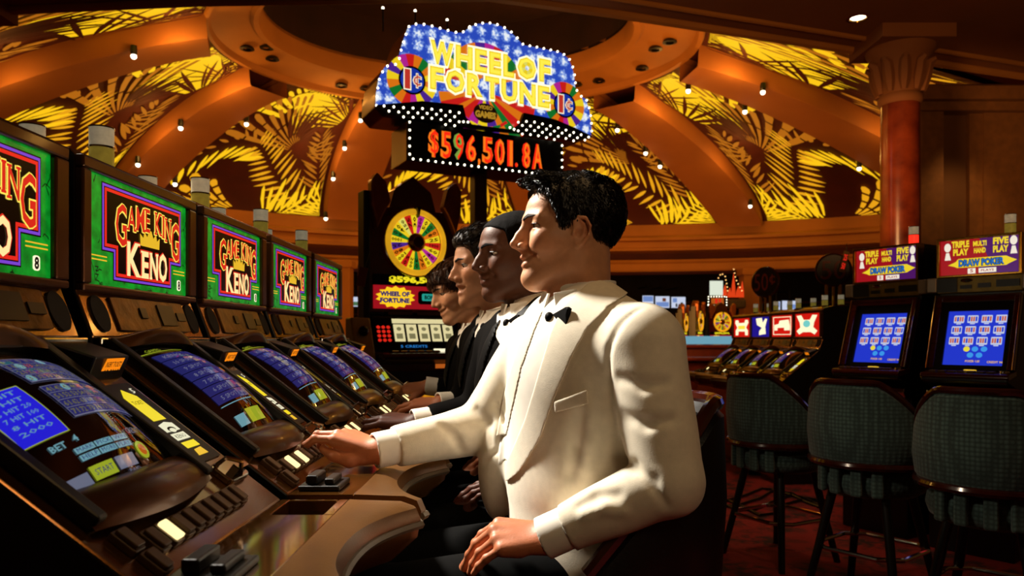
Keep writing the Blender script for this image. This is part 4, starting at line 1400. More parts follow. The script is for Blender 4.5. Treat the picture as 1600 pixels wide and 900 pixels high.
# lower rays end in the hanging lobe
for k in range(6):
    a0_, a1_ = R(228 + 14 * k), R(228 + 14 * (k + 1))
    mb.flat([(0.985 + 0.30 * math.cos(a0_), 3.26 + 0.30 * math.sin(a0_)), (0.985 + 0.325 * math.cos(a0_), 3.26 + 0.325 * math.sin(a0_)), (0.985 + 0.325 * math.cos(a1_), 3.26 + 0.325 * math.sin(a1_)), (0.985 + 0.30 * math.cos(a1_), 3.26 + 0.30 * math.sin(a1_))], N, 0.0152, [3, 0, 5, 1, 4, 2][k])
mb.build('centre_wheel', WCOL, sign_face)
for cu, cv, rr, nm in ((0.315, 3.252, 0.218, 'left'), (1.79, 3.262, 0.212, 'right')):
    mb = MB()
    wedge_wheel(mb, N, cu, cv, 0.11, rr, 18, 0.016, [0, 1, 4, 1, 2, 3, 0, 5], 5)
    cw = mb.build('small_wheel', WCOL, sign_face)
    mb = MB()
    mb.flat(circ(cu, cv, 0.118, 28), N, 0.018, 0)
    mb.flat(circ(cu, cv, 0.102, 28), N, 0.019, 1)
    put_text(mb, '1', N, cu - 0.075, cu - 0.008, cv - 0.085, cv + 0.095, 0.020, 2, 0.05)
    put_text(mb, '1', N, cu - 0.066, cu - 0.017, cv - 0.076, cv + 0.086, 0.021, 3, 0.02)
    put_cent(mb, N, cu + 0.003, cu + 0.083, cv - 0.060, cv + 0.065, 0.020, 2, 0.06)
    put_cent(mb, N, cu + 0.011, cu + 0.075, cv - 0.053, cv + 0.058, 0.021, 3, 0.02)
    mb.build('cent_disc', [M_CENTER, glow('disc_blue', '1a3ab8', 0.7), M_LWHT, glow('cent_red', 'd03a2c', 0.8)], cw)
# letters
M_SLET = glow('sign_letters', 'f2d414', 0.95)
M_SEDGE = glow('sign_letter_edge', 'fff6cc', 1.3)
M_SSHADE = glow('sign_letter_inner', 'ffe94a', 1.05)


def big_word(word, xs, v0, v1):
    for ch, (a, b) in zip(word, xs):
        mb = MB()
        put_text(mb, ch, N, a - 0.013, b + 0.013, v0 - 0.018, v1 + 0.018, 0.030, 0, 0.07)
        put_text(mb, ch, N, a, b, v0, v1, 0.034, 1, 0.055)
        put_text(mb, ch, N, a + 0.010, b - 0.010, v0 + 0.012, v1 - 0.012, 0.037, 2, 0.02)
        o = mb.build('letter', [M_SEDGE, M_SLET, M_SSHADE], sign_face)


def split(u0, u1, ws, gap=0.012):
    tot = sum(ws)
    k = (u1 - u0 - gap * (len(ws) - 1)) / tot
    r, u = [], u0
    for q in ws:
        r.append((u, u + q * k))
        u += q * k + gap
    return r


big_word('WHEEL', split(0.47, 1.26, [1.5, 1.15, 0.85, 0.85, 0.8], 0.018), 3.415, 3.615)
big_word('O', [(1.29, 1.48)], 3.425, 3.625)
big_word('F', [(1.51, 1.63)], 3.43, 3.64)
big_word('FORTUNE', split(0.465, 1.62, [0.85, 1.2, 1.05, 0.95, 1.1, 1.15, 0.85], 0.018), 3.20, 3.395)
mb = MB()
wedge_wheel(mb, N, 1.385, 3.525, 0.02, 0.055, 8, 0.040, [6, 0], 0)
mb.build('letter_hub', WCOL, sign_face)
mb = MB()
mb.flat(circ(0.985, 3.075, 0.115, 20, 0.085), N, 0.018, 0)
put_text(mb, 'GAMES', N, 0.885, 1.085, 3.03, 3.09, 0.022, 1, 0.06)
put_text(mb, 'VIDEO', N, 0.92, 1.05, 3.105, 3.14, 0.022, 1, 0.04)
mb.build('badge', [mat('badge_brown', '3a2010', 0.4, emit=0.12, noise=0.0), glow('badge_gold', 'c8962c', 0.7)], sign_face)
# bulbs: one mesh, many parts
bulb_me = MB().ball((0, 0, 0), 0.0092, 8, 6).mesh('bulb', M_BULB, True)


def bulb(u, v, w, par):
    o = bpy.data.objects.new('bulb', bulb_me)
    o.location = (u, -w, v)
    put(o, par)


def along(pts, step):
    res, acc = [], 0.0
    for a, b in zip(pts, pts[1:]):
        a, b = np.array(a), np.array(b)
        L = np.linalg.norm(b - a)
        d = acc
        while d < L:
            res.append(a + (b - a) * d / L)
            d += step
        acc = d - L
    return res


for u, v in along([sg(*p) for p in top_px], 0.072):
    bulb(u, v, 0.022, sign_face)
for lo, hi, side in ((0.06, 0.86, 0), (1.20, 2.06, 1)):
    for r in range(4):
        for k in range(12):
            u = lo + 0.082 * k + (0.041 if r % 2 else 0)
            if u > hi:
                continue
            py_top = np.interp(u, [0.0, 0.2, 0.45, 0.72, 0.80, 0.90, 1.10, 1.22, 1.30, 1.45, 1.7, 2.08], [3.01, 3.02, 3.045, 3.05, 2.98, 2.93, 2.93, 3.0, 3.06, 3.07, 3.05, 3.0])
            v = py_top - 0.022 - 0.038 * r
            py_bot = np.interp(u, [0.0, 0.1, 0.4, 0.9, 1.1, 1.25, 1.65, 2.0, 2.08], [2.985, 2.93, 2.915, 2.905, 2.905, 2.90, 2.91, 2.93, 2.99])
            if v > py_bot:
                bulb(u, v, 0.065, bandp)
for u, v in ((0.16, 3.935), (0.45, 3.97), (0.75, 3.95), (0.97, 3.93)):
    mbx = MB().tube([(u, 0.28, v - 0.2), (u, 0.28, v)], 0.008, 6).build('lamp_stem', M_BLACK, body)
    o = bpy.data.objects.new('bulb', bulb_me)
    o.location = (u, 0.28, v)
    o.scale = (1.3, 1.3, 1.3)
    put(o, mbx)
# jackpot display
dis = MB().prism(rect(0.275, 1.765, 2.585, 2.915), N, -0.34, 0.03).build('jackpot_display', M_SBLK, sign, bevel=0.006)
MB().prism(rect(0.262, 0.274, 2.585, 2.90), N, -0.36, 0.02).build('display_side', M_SGOLD, dis)
for u, v in along([(0.288, 2.90), (0.288, 2.60), (1.752, 2.60), (1.752, 2.90)], 0.066):
    bulb(u, v, 0.034, dis)
mb = MB()
DIG = [glow('digit_red', 'ff2a12', 1.0), glow('digit_orange', 'ff7a1a', 1.0), glow('digit_green', '8fb84a', 0.7)]
cells = [('$', 0.45, 0.545, 1), ('5', 0.56, 0.66, 1), ('9', 0.675, 0.775, 2), ('6', 0.79, 0.89, 0), (',', 0.905, 0.93, 1), ('5', 0.945, 1.05, 1), ('0', 1.065, 1.165, 0), ('1', 1.19, 1.245, 0), ('.', 1.265, 1.295, 0), ('8', 1.335, 1.42, 0), ('A', 1.435, 1.545, 0)]
for ch, a, b, m in cells:
    v0, v1 = (2.635, 2.865)
    if ch == ',':
        v0, v1 = 2.605, 2.67
    if ch == '.':
        v0, v1 = 2.635, 2.675
    put_text(mb, ch, N, a, b, v0, v1, 0.034, m, 0.05)
    put_text(mb, ch, N, a + 0.022, b - 0.004, v0 + 0.004, v1 - 0.004, 0.036, {0: 1, 1: 0, 2: 0}[m], 0.0)
mb.build('jackpot_digits', DIG, dis)
MB().box(0.95, 1.07, 0.12, 0.24, 0.0, 2.62).build('post', mat('post_brown', '5a3a18', 0.35, 0.4, noise=0.15), sign, bevel=0.01)

# ================================================================== WHEEL MACHINE
M_REELW = mat('reel_strip', '14120c', 0.3, emit=0.85, ecol='f0e2a8', noise=0.0)
M_REELS = glow('reel_symbol', 'a8a070', 0.5)
M_TEAL = glow('teal_panel', '2ab0a0', 0.7)
M_FLARE = glow('flare_yellow', 'ffca1c', 1.05)
M_RINGG = mat('wheel_ring_gold', 'e8a81c', 0.25, 0.3, emit=0.75, noise=0.1, nscale=10)
M_BELLY = mat('belly_fire', '801408', 0.3, emit=0.75, noise=0.55, nscale=22, alpha_col='ffb020')


def wheel_machine(label, group, scale=1.0):
    t = empty('wheel_machine')
    tag(t, label, 'slot machine', group)
    W = 0.33
    X = lambda u, v, w: (w, u, v)
    MB().prism([(0.16, 0), (0.16, 2.02), (0.03, 2.02), (0.03, 1.28), (-0.02, 1.27), (-0.10, 1.03), (-0.24, 1.02), (-0.25, 0.98), (-0.11, 0.93), (-0.10, 0.0)], X, -W, W).build('cabinet', M_BLACK, t, bevel=0.008)
    MB().box(-W - 0.004, W + 0.004, 0.0, 0.028, 1.30, 2.02).build('front_panel', mat('maroon_lacquer', '4a0a08', 0.15, noise=0.15, coat=0.5), t, bevel=0.005)
    fw = lambda u, v, w: (u, -w, v)
    zc = 1.79
    # bulging ring round the wheel
    rg = MB()
    for k in range(2):
        pass
    rg.tube([(0.212 * math.cos(a), -0.030, zc + 0.212 * math.sin(a)) for a in [2 * pi * k / 48 for k in range(48)]], 0.020, 10, True)
    ring = rg.build('wheel_ring', M_RINGG, t, smooth=True)
    MB().tube([(0.236 * math.cos(a), -0.02, zc + 0.236 * math.sin(a)) for a in [2 * pi * k / 48 for k in range(48)]], 0.010, 8, True).build('chrome_hoop', M_CHROME, ring, smooth=True)
    wh = MB().prism(circ(0, zc, 0.197, 44), fw, 0.0, 0.012).build('wheel', M_MAROON, t)
    seq = [0, 1, 4, 0, 3, 0, 2, 6, 0, 4, 0, 5, 1, 0, 2, 0, 4, 1, 0, 3, 0, 2]
    mb = MB()
    wedge_wheel(mb, fw, 0, zc, 0.062, 0.192, 22, 0.014, seq, 3)
    mb.build('wheel_wedges', WCOL, wh)
    mb = MB()
    nums = ['25', '80', '100', '50', '200', '30', '75', '150', '40', '60', '1000']
    for k in range(22):
        a = R(3 + 360 / 22 * (k + 0.5))
        ca, sa = math.cos(a), math.sin(a)
        put_text(mb, nums[k % 11], lambda u, v, w, ca=ca, sa=sa: (ca * u - sa * v, -0.0155, zc + sa * u + ca * v), 0.108, 0.182, -0.012, 0.012, 0, 0, 0.03, 1)
    mb.build('wheel_numbers', [mat('wheel_ink', '5a3008', 0.5, noise=0.0)], wh)
    MB().lathe([(0.064, 0.012), (0.066, 0.035), (0.05, 0.052), (0.02, 0.058)], 24, fn=lambda x, y, z: (x, -z, zc + y)).build('hub', M_BRASS, wh, smooth=True)
    MB().lathe([(0.040, 0.05), (0.038, 0.062), (0.01, 0.064)], 20, fn=lambda x, y, z: (x, -z, zc + y)).build('hub_cap', M_DARKRED, wh, smooth=True)
    MB().flat([(-0.014, zc + 0.24), (0.014, zc + 0.24), (0.0, zc + 0.17)], fw, 0.075).prism([(-0.016, zc + 0.245), (0.016, zc + 0.245), (0.0, zc + 0.17)], fw, 0.03, 0.074).build('pointer', M_BLACK, ring)
    # curved fins and crown panel
    for s in (-1, 1):
        MB().prism([(s * 0.20, 2.05), (s * 0.235, 2.18), (s * 0.30, 2.24), (s * 0.345, 2.18), (s * 0.34, 2.02), (s * 0.30, 1.86), (s * 0.27, 1.93), (s * 0.235, 2.0)], fw, -0.02, 0.06).build('fin', mat('fin_amber', '9a5420', 0.25, 0.4, noise=0.2), t, bevel=0.012)
    MB().prism([(-0.18, 2.02), (-0.14, 2.16), (0.0, 2.26), (0.14, 2.16), (0.18, 2.02)], fw, -0.15, -0.02).build('crown_panel', M_BRONZE, t, bevel=0.01)
    # jackpot readout and glass
    rd = MB().box(-W + 0.02, W - 0.02, -0.012, 0.0, 1.49, 1.56).build('readout', M_SBLK, t)
    mb = MB()
    put_text(mb, '$596,504.', fw, -0.20, 0.20, 1.498, 1.552, 0.014, 0, 0.06)
    mb.build('readout_digits', glow('readout_yellow', 'f4e020', 1.0), rd)
    gl = MB().box(-W + 0.02, W - 0.02, -0.010, 0.0, 1.325, 1.485).build('name_glass', M_PRED, t)
    mb = MB()
    star = []
    rng = random.Random(2)
    for k in range(28):
        rr = (1.0 if k % 2 else 0.82)
        star.append((-0.15 + 0.15 * rr * math.cos(2 * pi * k / 28), 1.405 + 0.078 * rr * math.sin(2 * pi * k / 28)))
    mb.flat(star, fw, 0.012, 0)
    put_text(mb, 'WHEEL OF', fw, -0.265, -0.045, 1.41, 1.445, 0.014, 1, 0.06)
    put_text(mb, 'FORTUNE', fw, -0.265, -0.045, 1.365, 1.40, 0.014, 1, 0.06)
    mb.flat(rrect(0.02, 0.30, 1.36, 1.455, 0.02), fw, 0.012, 2)
    mb.flat(rrect(0.05, 0.28, 1.385, 1.435, 0.01), fw, 0.013, 3)
    put_text(mb, 'BONUS SPIN', fw, 0.07, 0.26, 1.395, 1.425, 0.014, 2, 0.04)
    mb.build('name_art', [M_FLARE, glow('name_blue', '2a2a8a', 0.5), M_CENTER, M_TEAL], gl)
    MB().box(-0.20, -0.02, 0.0, 0.03, 1.283, 1.318).box(0.02, 0.28, 0.0, 0.03, 1.283, 1.318).build('bill_panel', M_BRONZE2, t)
    # reel window
    rl = lambda u, v, w=0.0: (u, -0.022 - 0.078 * (1 - v) - 0.95 * w, 1.035 + 0.225 * v + 0.3 * w)
    win = MB().prism(rect(-W + 0.01, W - 0.01, 0.02, 1.0), rl, 0.0, 0.004).build('reel_window', M_CENTER, t)
    mb = MB()
    for k in range(5):
        u0 = -0.185 + 0.094 * k
        mb.flat(rect(u0, u0 + 0.078, 0.28, 0.80), rl, 0.008, 0)
        mb.flat(rect(u0 + 0.015, u0 + 0.062, 0.36, 0.52), rl, 0.009, 1)
        mb.flat(circ(u0 + 0.039, 0.66, 0.018, 10, 0.06), rl, 0.009, 1)
    mb.flat(rect(-0.19, 0.28, 0.83, 0.97), rl, 0.008, 0)
    mb.flat(rect(-0.19, 0.10, 0.06, 0.20), rl, 0.008, 4)
    put_text(mb, '5 CREDITS', rl, -0.15, 0.05, 0.09, 0.17, 0.009, 5, 0.02)
    for r in range(4):
        for c in range(3):
            mb.flat(circ(-0.295 + 0.036 * c, 0.32 + 0.13 * r, 0.014, 10, 0.05), rl, 0.008, 2)
    mb.build('reels', [M_REELW, M_REELS, M_LRED, M_LYEL, M_SBLK, glow('credit_blue', '2a80d0', 0.8)], win)
    # deck
    dk = MB().prism([(-0.10, 1.035), (-0.24, 1.022), (-0.255, 1.0), (-0.24, 0.985), (-0.10, 1.0)], X, -W - 0.01, W + 0.01).build('button_deck', M_MAHOG, t, bevel=0.005)
    for k in range(6):
        x = -0.26 + 0.062 * k
        MB().box(x, x + 0.046, -0.21, -0.15, 1.026, 1.040).build('button', M_BRASS, t, bevel=0.004)
    MB().box(0.085, 0.15, -0.21, -0.12, 1.03, 1.05).build('lit_button', M_LWHT, t, bevel=0.004)
    MB().lathe([(0.0, 0.02), (0.04, 0.016), (0.045, 0.0)], 18, (0.22, -0.17, 1.028)).build('round_button', M_BRASS, t, smooth=True)
    bl = MB().box(-W + 0.02, W - 0.02, -0.108, -0.10, 0.62, 0.88).build('belly_glass', M_BELLY, t)
    ins = MB().box(-W, W, -0.16, -0.10, 0.90, 0.955).build('coin_tray', M_MAHOG, t, bevel=0.006)
    MB().box(0.08, 0.19, -0.163, -0.158, 0.915, 0.945).build('tray_lamp', M_SORG, ins)
    MB().box(-W - 0.05, -W - 0.005, -0.01, 0.10, 0.0, 2.12).build('side_post', M_BLACK, t, bevel=0.006)
    # handle at the left
    hd = MB().prism([(0.05, 0.98), (-0.16, 0.98), (-0.05, 1.26), (0.05, 1.26)], X, -W - 0.16, -W - 0.02).build('side_pod', mat('pod_gold', 'c4ac6a', 0.35, 0.2, noise=0.08), t, bevel=0.012)
    MB().ball((-W - 0.09, -0.11, 1.17), 0.035, 12, 8).build('knob', M_BLACK, hd, smooth=True)
    return t


wm = wheel_machine('tall slot machine with big multicoloured prize wheel, behind the young men on the left', None)
p = at(648, 529, 5.2)
wm.location = (p[0], p[1], 0)
wm.rotation_euler = (0, 0, R(33))
for px, d, rz, sc, lab in ((1128, 14.0, 15, 0.80, 'small distant wheel machine with round yellow wheel, beside the red slot bank'),
                           (1093, 13.4, 62, 0.80, 'distant wheel machine seen edge-on, its wheel a narrow oval'),
                           (1070, 14.6, 66, 0.80, 'farthest wheel machine, half hidden behind the narrow oval one')):
    c = copy_tree(wm)
    c.location = ((px - CX) / F * d, d, 0)
    c.rotation_euler = (0, 0, R(rz))
    c.scale = (sc, sc, sc)
    tag(c, lab, 'slot machine', 'distant wheel machines')

# paper tag hanging by the wheel machine
pc = (-1.005, 4.955, CZ + (HY - 432) / F * 4.955)
cd = MB().prism([(-0.035, -0.06), (0.02, -0.07), (0.045, 0.055), (-0.01, 0.065)], lambda u, v, w: (u, -w, v), 0, 0.004).build('tag_card', mat('brown_card', '8a4a22', 0.6), loc=tuple(pc))
tag(cd, 'small brown tag card hanging at the left edge of the big wheel machine', 'card')
MB().tube([(0.02, 0, 0.06), (0.05, 0.02, 0.16)], 0.003, 5).build('cord', M_BLACK, cd)

# ================================================================== DISTANT THINGS
t = empty('flame_sign', ((1120 - CX) / F * 15.5, 15.5, 0))
tag(t, 'distant sign with orange flame lamps, white card and bulb-rimmed display', 'sign')
MB().box(0.05, 0.62, 0.0, 0.3, 1.75, 1.95).build('canopy', mat('canopy_grey', '4a4030', 0.5), t, bevel=0.04)
MB().box(0.28, 0.36, 0.1, 0.18, 0.0, 1.78).build('post', M_BLACK, t)
MB().box(-0.16, 0.11, -0.06, -0.04, 2.02, 2.32).build('white_card', glow('card_lit', 'e8f0dc', 0.9), t)
db = MB().box(-0.22, 0.20, -0.08, 0.05, 1.79, 2.01).build('display', M_SBLK, t)
mb = MB()
for u, v in along([(-0.2, 1.81), (0.18, 1.81), (0.18, 1.99), (-0.2, 1.99), (-0.2, 1.82)], 0.055):
    mb.ball((u, -0.09, v), 0.010, 6, 4, 0)
mb.box(-0.14, 0.12, -0.09, -0.085, 1.84, 1.96, 1)
mb.box(-0.06, -0.01, -0.093, -0.088, 1.85, 1.95, 2).box(0.02, 0.06, -0.093, -0.088, 1.85, 1.95, 2)
mb.build('display_bulbs', [M_BULB, M_SORG, M_LRED], db)
fl = MB()
for cx, h, wd in ((0.16, 0.26, 0.10), (0.26, 0.20, 0.09), (0.34, 0.50, 0.08), (0.44, 0.24, 0.11), (0.52, 0.34, 0.08)):
    fl.prism([(cx - wd / 2, 1.98), (cx + wd / 2, 1.98), (cx + wd * 0.45, 1.98 + h * 0.4), (cx + wd * 0.1, 1.98 + h), (cx - wd * 0.35, 1.98 + h * 0.5)], lambda u, v, w: (u, -w, v), 0.0, 0.03, 0)
fl.build('flames', glow('flame_red', 'f2461a', 0.8), t)
fb = MB()
for u, v in along([(0.02, 2.38), (0.08, 2.48), (0.16, 2.42), (0.2, 2.22), (0.22, 2.05)], 0.075) + along([(0.34, 2.56), (0.38, 2.36), (0.46, 2.2), (0.54, 2.06)], 0.08):
    fb.ball((u, -0.05, v), 0.012, 6, 4)
fb.build('flame_bulbs', glow('bulb_warm', 'ffc070', 2.5), t)

tvm = [glow('tv_pale', 'cfd8f0', 0.9), glow('tv_blue', '7a98d8', 0.8), glow('tv_brown', '8a4a30', 0.6), M_CENTER, glow('tv_green', '5a8a60', 0.6)]


def tv(px0, px1, py0, py1, d, label, pic, grp='distant television screens'):
    a, b = at(px0, py1, d), at(px1, py0, d)
    t = empty('television', ((a[0] + b[0]) / 2, d, (a[2] + b[2]) / 2))
    tag(t, label, 'television', grp)
    wv, hv = (b[0] - a[0]) / 2, (b[2] - a[2]) / 2
    MB().box(-wv - 0.02, wv + 0.02, 0, 0.1, -hv - 0.02, hv + 0.02).build('case', M_BLACK, t, bevel=0.01)
    MB().tube([(0, 0.05, hv), (0, 0.05, hv + 0.35)], 0.02, 6).tube([(0, 0.05, hv + 0.3), (0, 25.9 - d, hv + 0.35)], 0.02, 6).build('bracket', M_BLACK, t)
    mb = MB()
    fn = lambda u, v, w: (-wv + 2 * wv * u, -0.003 - w, -hv + 2 * hv * v)
    mb.flat(rect(0, 1, 0, 1), fn, 0, 0)
    for i, (u0, u1, v0, v1, m) in enumerate(pic):
        mb.flat(rrect(u0, u1, v0, v1, 0.04, 3), fn, 0.002 + 0.001 * i, m)
    mb.build('screen', tvm, t)


tv(1004, 1021, 462, 480, 24, 'distant television, leftmost of three over the white shoulder', [(0.05, 0.95, 0.5, 0.95, 1)])
tv(1024, 1046, 463, 481, 24, 'distant television, middle of three, with a brown round patch on it', [(0.05, 0.95, 0.1, 0.5, 1), (0.5, 0.75, 0.55, 0.85, 2)])
tv(1049, 1071, 464, 481, 24, 'distant television, rightmost of three, with two dark figures on it', [(0.1, 0.4, 0.5, 0.9, 1), (0.3, 0.42, 0.08, 0.4, 3), (0.65, 0.82, 0.1, 0.5, 3)])
tv(1209, 1219, 471, 484, 22, 'distant narrow television just right of the 50 cent sign', [(0.1, 0.9, 0.3, 0.9, 1)])
tv(1222, 1247, 470, 484, 22.9, 'distant wide television above the red slot bank', [(0.3, 0.6, 0.2, 0.7, 4), (0.65, 0.95, 0.1, 0.6, 1)])
tv(548, 572, 464, 479, 20, 'distant television between the last green machine and the wheel machine', [(0.1, 0.9, 0.1, 0.5, 4), (0.5, 0.95, 0.3, 0.7, 1)])


def counter(x, y, wd, dp, h, label, lit):
    t = empty('game_counter', (x, y, 0))
    tag(t, label, 'counter')
    MB().box(-wd / 2, wd / 2, 0, dp, 0, h).build('body', mat('counter_red', '40100a', 0.4, noise=0.2), t, bevel=0.02)
    MB().box(-wd / 2 - 0.05, wd / 2 + 0.05, -0.08, dp + 0.05, h, h + 0.05).build('top', M_MAHOG, t, bevel=0.015)
    if lit:
        MB().box(-wd * 0.45, wd * 0.45, 0.02, 0.08, h + 0.06, h + 0.19).build('lit_board', glow('board_blue', '7ab8d0', 0.7), t)


counter(3.35, 11.9, 1.7, 0.8, 0.97, 'dark red counter with pale blue lit board below the distant wheel machines', True)
counter(2.62, 10.6, 1.3, 0.6, 0.80, 'low dark red counter just right of the white jacket', False)

# ================================================================== STOOLS
M_TEAL_FAB = mat('teal_weave', '3a5450', 0.9, noise=0.0, sheen=0.3)
_nt = M_TEAL_FAB.node_tree
_tc = _nt.nodes.new('ShaderNodeTexCoord')
_ck = _nt.nodes.new('ShaderNodeTexVoronoi')
_ck.inputs['Scale'].default_value = 62
_ck.inputs['Randomness'].default_value = 0.15
_nt.links.new(_tc.outputs['Object'], _ck.inputs['Vector'])
_rp = _nt.nodes.new('ShaderNodeValToRGB')
_rp.color_ramp.elements[0].position, _rp.color_ramp.elements[0].color = 0.15, lin('4f6c68')
_rp.color_ramp.elements[1].position, _rp.color_ramp.elements[1].color = 0.6, lin('2b403e')
_nt.links.new(_ck.outputs['Distance'], _rp.inputs['Fac'])
_nt.links.new(_rp.outputs['Color'], _nt.nodes['Principled BSDF'].inputs['Base Color'])
_bp = _nt.nodes.new('ShaderNodeBump')
_bp.inputs['Strength'].default_value = 0.5
_bp.inputs['Distance'].default_value = 0.003
_bp.invert = True
_nt.links.new(_ck.outputs['Distance'], _bp.inputs['Height'])
_nt.links.new(_bp.outputs['Normal'], _nt.nodes['Principled BSDF'].inputs['Normal'])
M_LEATHER = mat('black_leather', '0b0908', 0.42, noise=0.1, nscale=30, bump=0.15, bscale=180)
M_LEGS = mat('black_wood', '0d0806', 0.35, noise=0.15, nscale=20)


def stool(fab, rail):
    """bar stool: the sitter faces -y, the barrel back wraps round the +y side"""
    t = empty('bar_stool')
    A = R(98)

    def ztop(a):
        q = abs(a) / A
        return 0.935 - 0.27 * max(0.0, (q - 0.30) / 0.70) ** 1.3

    def back(u, v):
        # u round the barrel, v round the section (outside up, over, inside down)
        a = -A + 2 * A * u
        zt = ztop(a)
        zb = 0.60
        k = v * 7
        P = [(0.236, zb), (0.252, zb + 0.02), (0.262, zb + (zt - zb) * 0.5), (0.256, zt - 0.02), (0.235, zt), (0.212, zt - 0.02), (0.200, zb + (zt - zb) * 0.4), (0.206, zb)]
        i = min(int(k), 6)
        f = k - i
        r = P[i][0] * (1 - f) + P[i + 1][0] * f
        z = P[i][1] * (1 - f) + P[i + 1][1] * f
        return (r * math.sin(a), r * math.cos(a) - 0.0, z)
    mb = MB().grid(back, 36, 7)
    for s in (0.0, 1.0):
        mb.add([back(s, j / 7) for j in range(8)], [tuple(range(8))])
    bk = mb.build('backrest', fab, t, smooth=True)
    tp = MB().tube([(0.243 * math.sin(a), 0.243 * math.cos(a), ztop(a) + 0.004) for a in [-A + 2 * A * k / 36 for k in range(37)]], 0.014, 8)
    tp.build('top_rail', rail, t, smooth=True)
    MB().tube([(0.246 * math.sin(a), 0.246 * math.cos(a), 0.596) for a in [-A + 2 * A * k / 36 for k in range(37)]], 0.016, 8).build('lower_rail', rail, t, smooth=True)
    MB().lathe([(0.0, 0.585), (0.19, 0.58), (0.20, 0.572), (0.19, 0.565), (0.0, 0.565)], 28).build('seat_board', mat('seat_board', '4a3018', 0.5, noise=0.15), t, smooth=True)
    MB().lathe([(0.0, 0.452), (0.17, 0.455), (0.205, 0.475), (0.218, 0.51), (0.212, 0.545), (0.18, 0.566), (0.0, 0.572)], 32).build('seat_cushion', fab, t, smooth=True)
    for a in (-0.55, -0.2, 0.2, 0.55):
        MB().box(-0.022, 0.022, -0.012, 0.012, 0.47, 0.61, 0, lambda x, y, z, a=a: ((0.226 + y) * math.sin(a) + x * math.cos(a), (0.226 + y) * math.cos(a) - x * math.sin(a), z)).build('back_support', fab, t, bevel=0.008, segs=3)
    for sx in (-1, 1):
        for sy in (-1, 1):
            MB().tube([(sx * 0.115, sy * 0.115, 0.458), (sx * 0.155, sy * 0.155, 0.22), (sx * 0.195, sy * 0.195, 0.0)], [0.020, 0.018, 0.016], 10).build('leg', M_LEGS, t, smooth=True)
    q = 0.160
    MB().tube([(q * 0.7, q * 1.15, 0.22), (q * 1.15, q * 0.7, 0.22), (q * 1.15, -q * 0.7, 0.22), (q * 0.7, -q * 1.15, 0.22), (-q * 0.7, -q * 1.15, 0.22), (-q * 1.15, -q * 0.7, 0.22), (-q * 1.15, q * 0.7, 0.22), (-q * 0.7, q * 1.15, 0.22)], 0.010, 8, True).build('foot_ring', M_CHROME, t, smooth=True)
    return t


M_RAIL = mat('rail_wood', '3a140a', 0.15, noise=0.2, nscale=16, coat=0.6)
st = stool(M_TEAL_FAB, M_RAIL)
spots = [(1217, 3.80, 118, 'standing before the red slot bank, left of two others'), (1362, 3.22, 128, 'middle of the three, before the left poker machine'), (1552, 2.70, 134, 'at the right edge, largest of the three')]
for i, (px, d, rz, lab) in enumerate(spots):
    o = st if i == 0 else copy_tree(st)
    o.location = ((px - CX) / F * d, d, 0)
    o.rotation_euler = (0, 0, R(rz))
    tag(o, 'teal bar stool with wooden rail, ' + lab, 'stool', 'teal bar stools on the right')

# cables on the carpet behind the stool
cb = MB()
rng = random.Random(5)
for k in range(4):
    pts = []
    for j in range(9):
        px = 1080 + 26 * j + rng.uniform(-8, 8)
        d = 4.9 + 0.25 * math.sin(j * 1.1 + k) + 0.12 * k
        pts.append(((px - CX) / F * d, d, 0.012))
    cb.tube(pts, 0.009, 6)
o = cb.build('floor_cables', M_BLACK, smooth=True)
tag(o, 'tangle of black cables lying on the red carpet behind the stools', 'cable')

# ================================================================== PEOPLE
def smin(a, b, k):
    if k <= 0:
        return np.minimum(a, b)
    h = np.clip(0.5 + 0.5 * (b - a) / k, 0, 1)
    return b + (a - b) * h - k * h * (1 - h)


class Frame:
    def __init__(s, o, f, l, u):
        s.o = np.array(o, float)
        s.R = np.stack([f, l, u], 1).astype(float)

    def w(s, p):
        return s.o + s.R @ np.array(p, float)

    def loc(s, P):
        return (P - s.o) @ s.R


WORLD = Frame((0, 0, 0), (1, 0, 0), (0, 1, 0), (0, 0, 1))


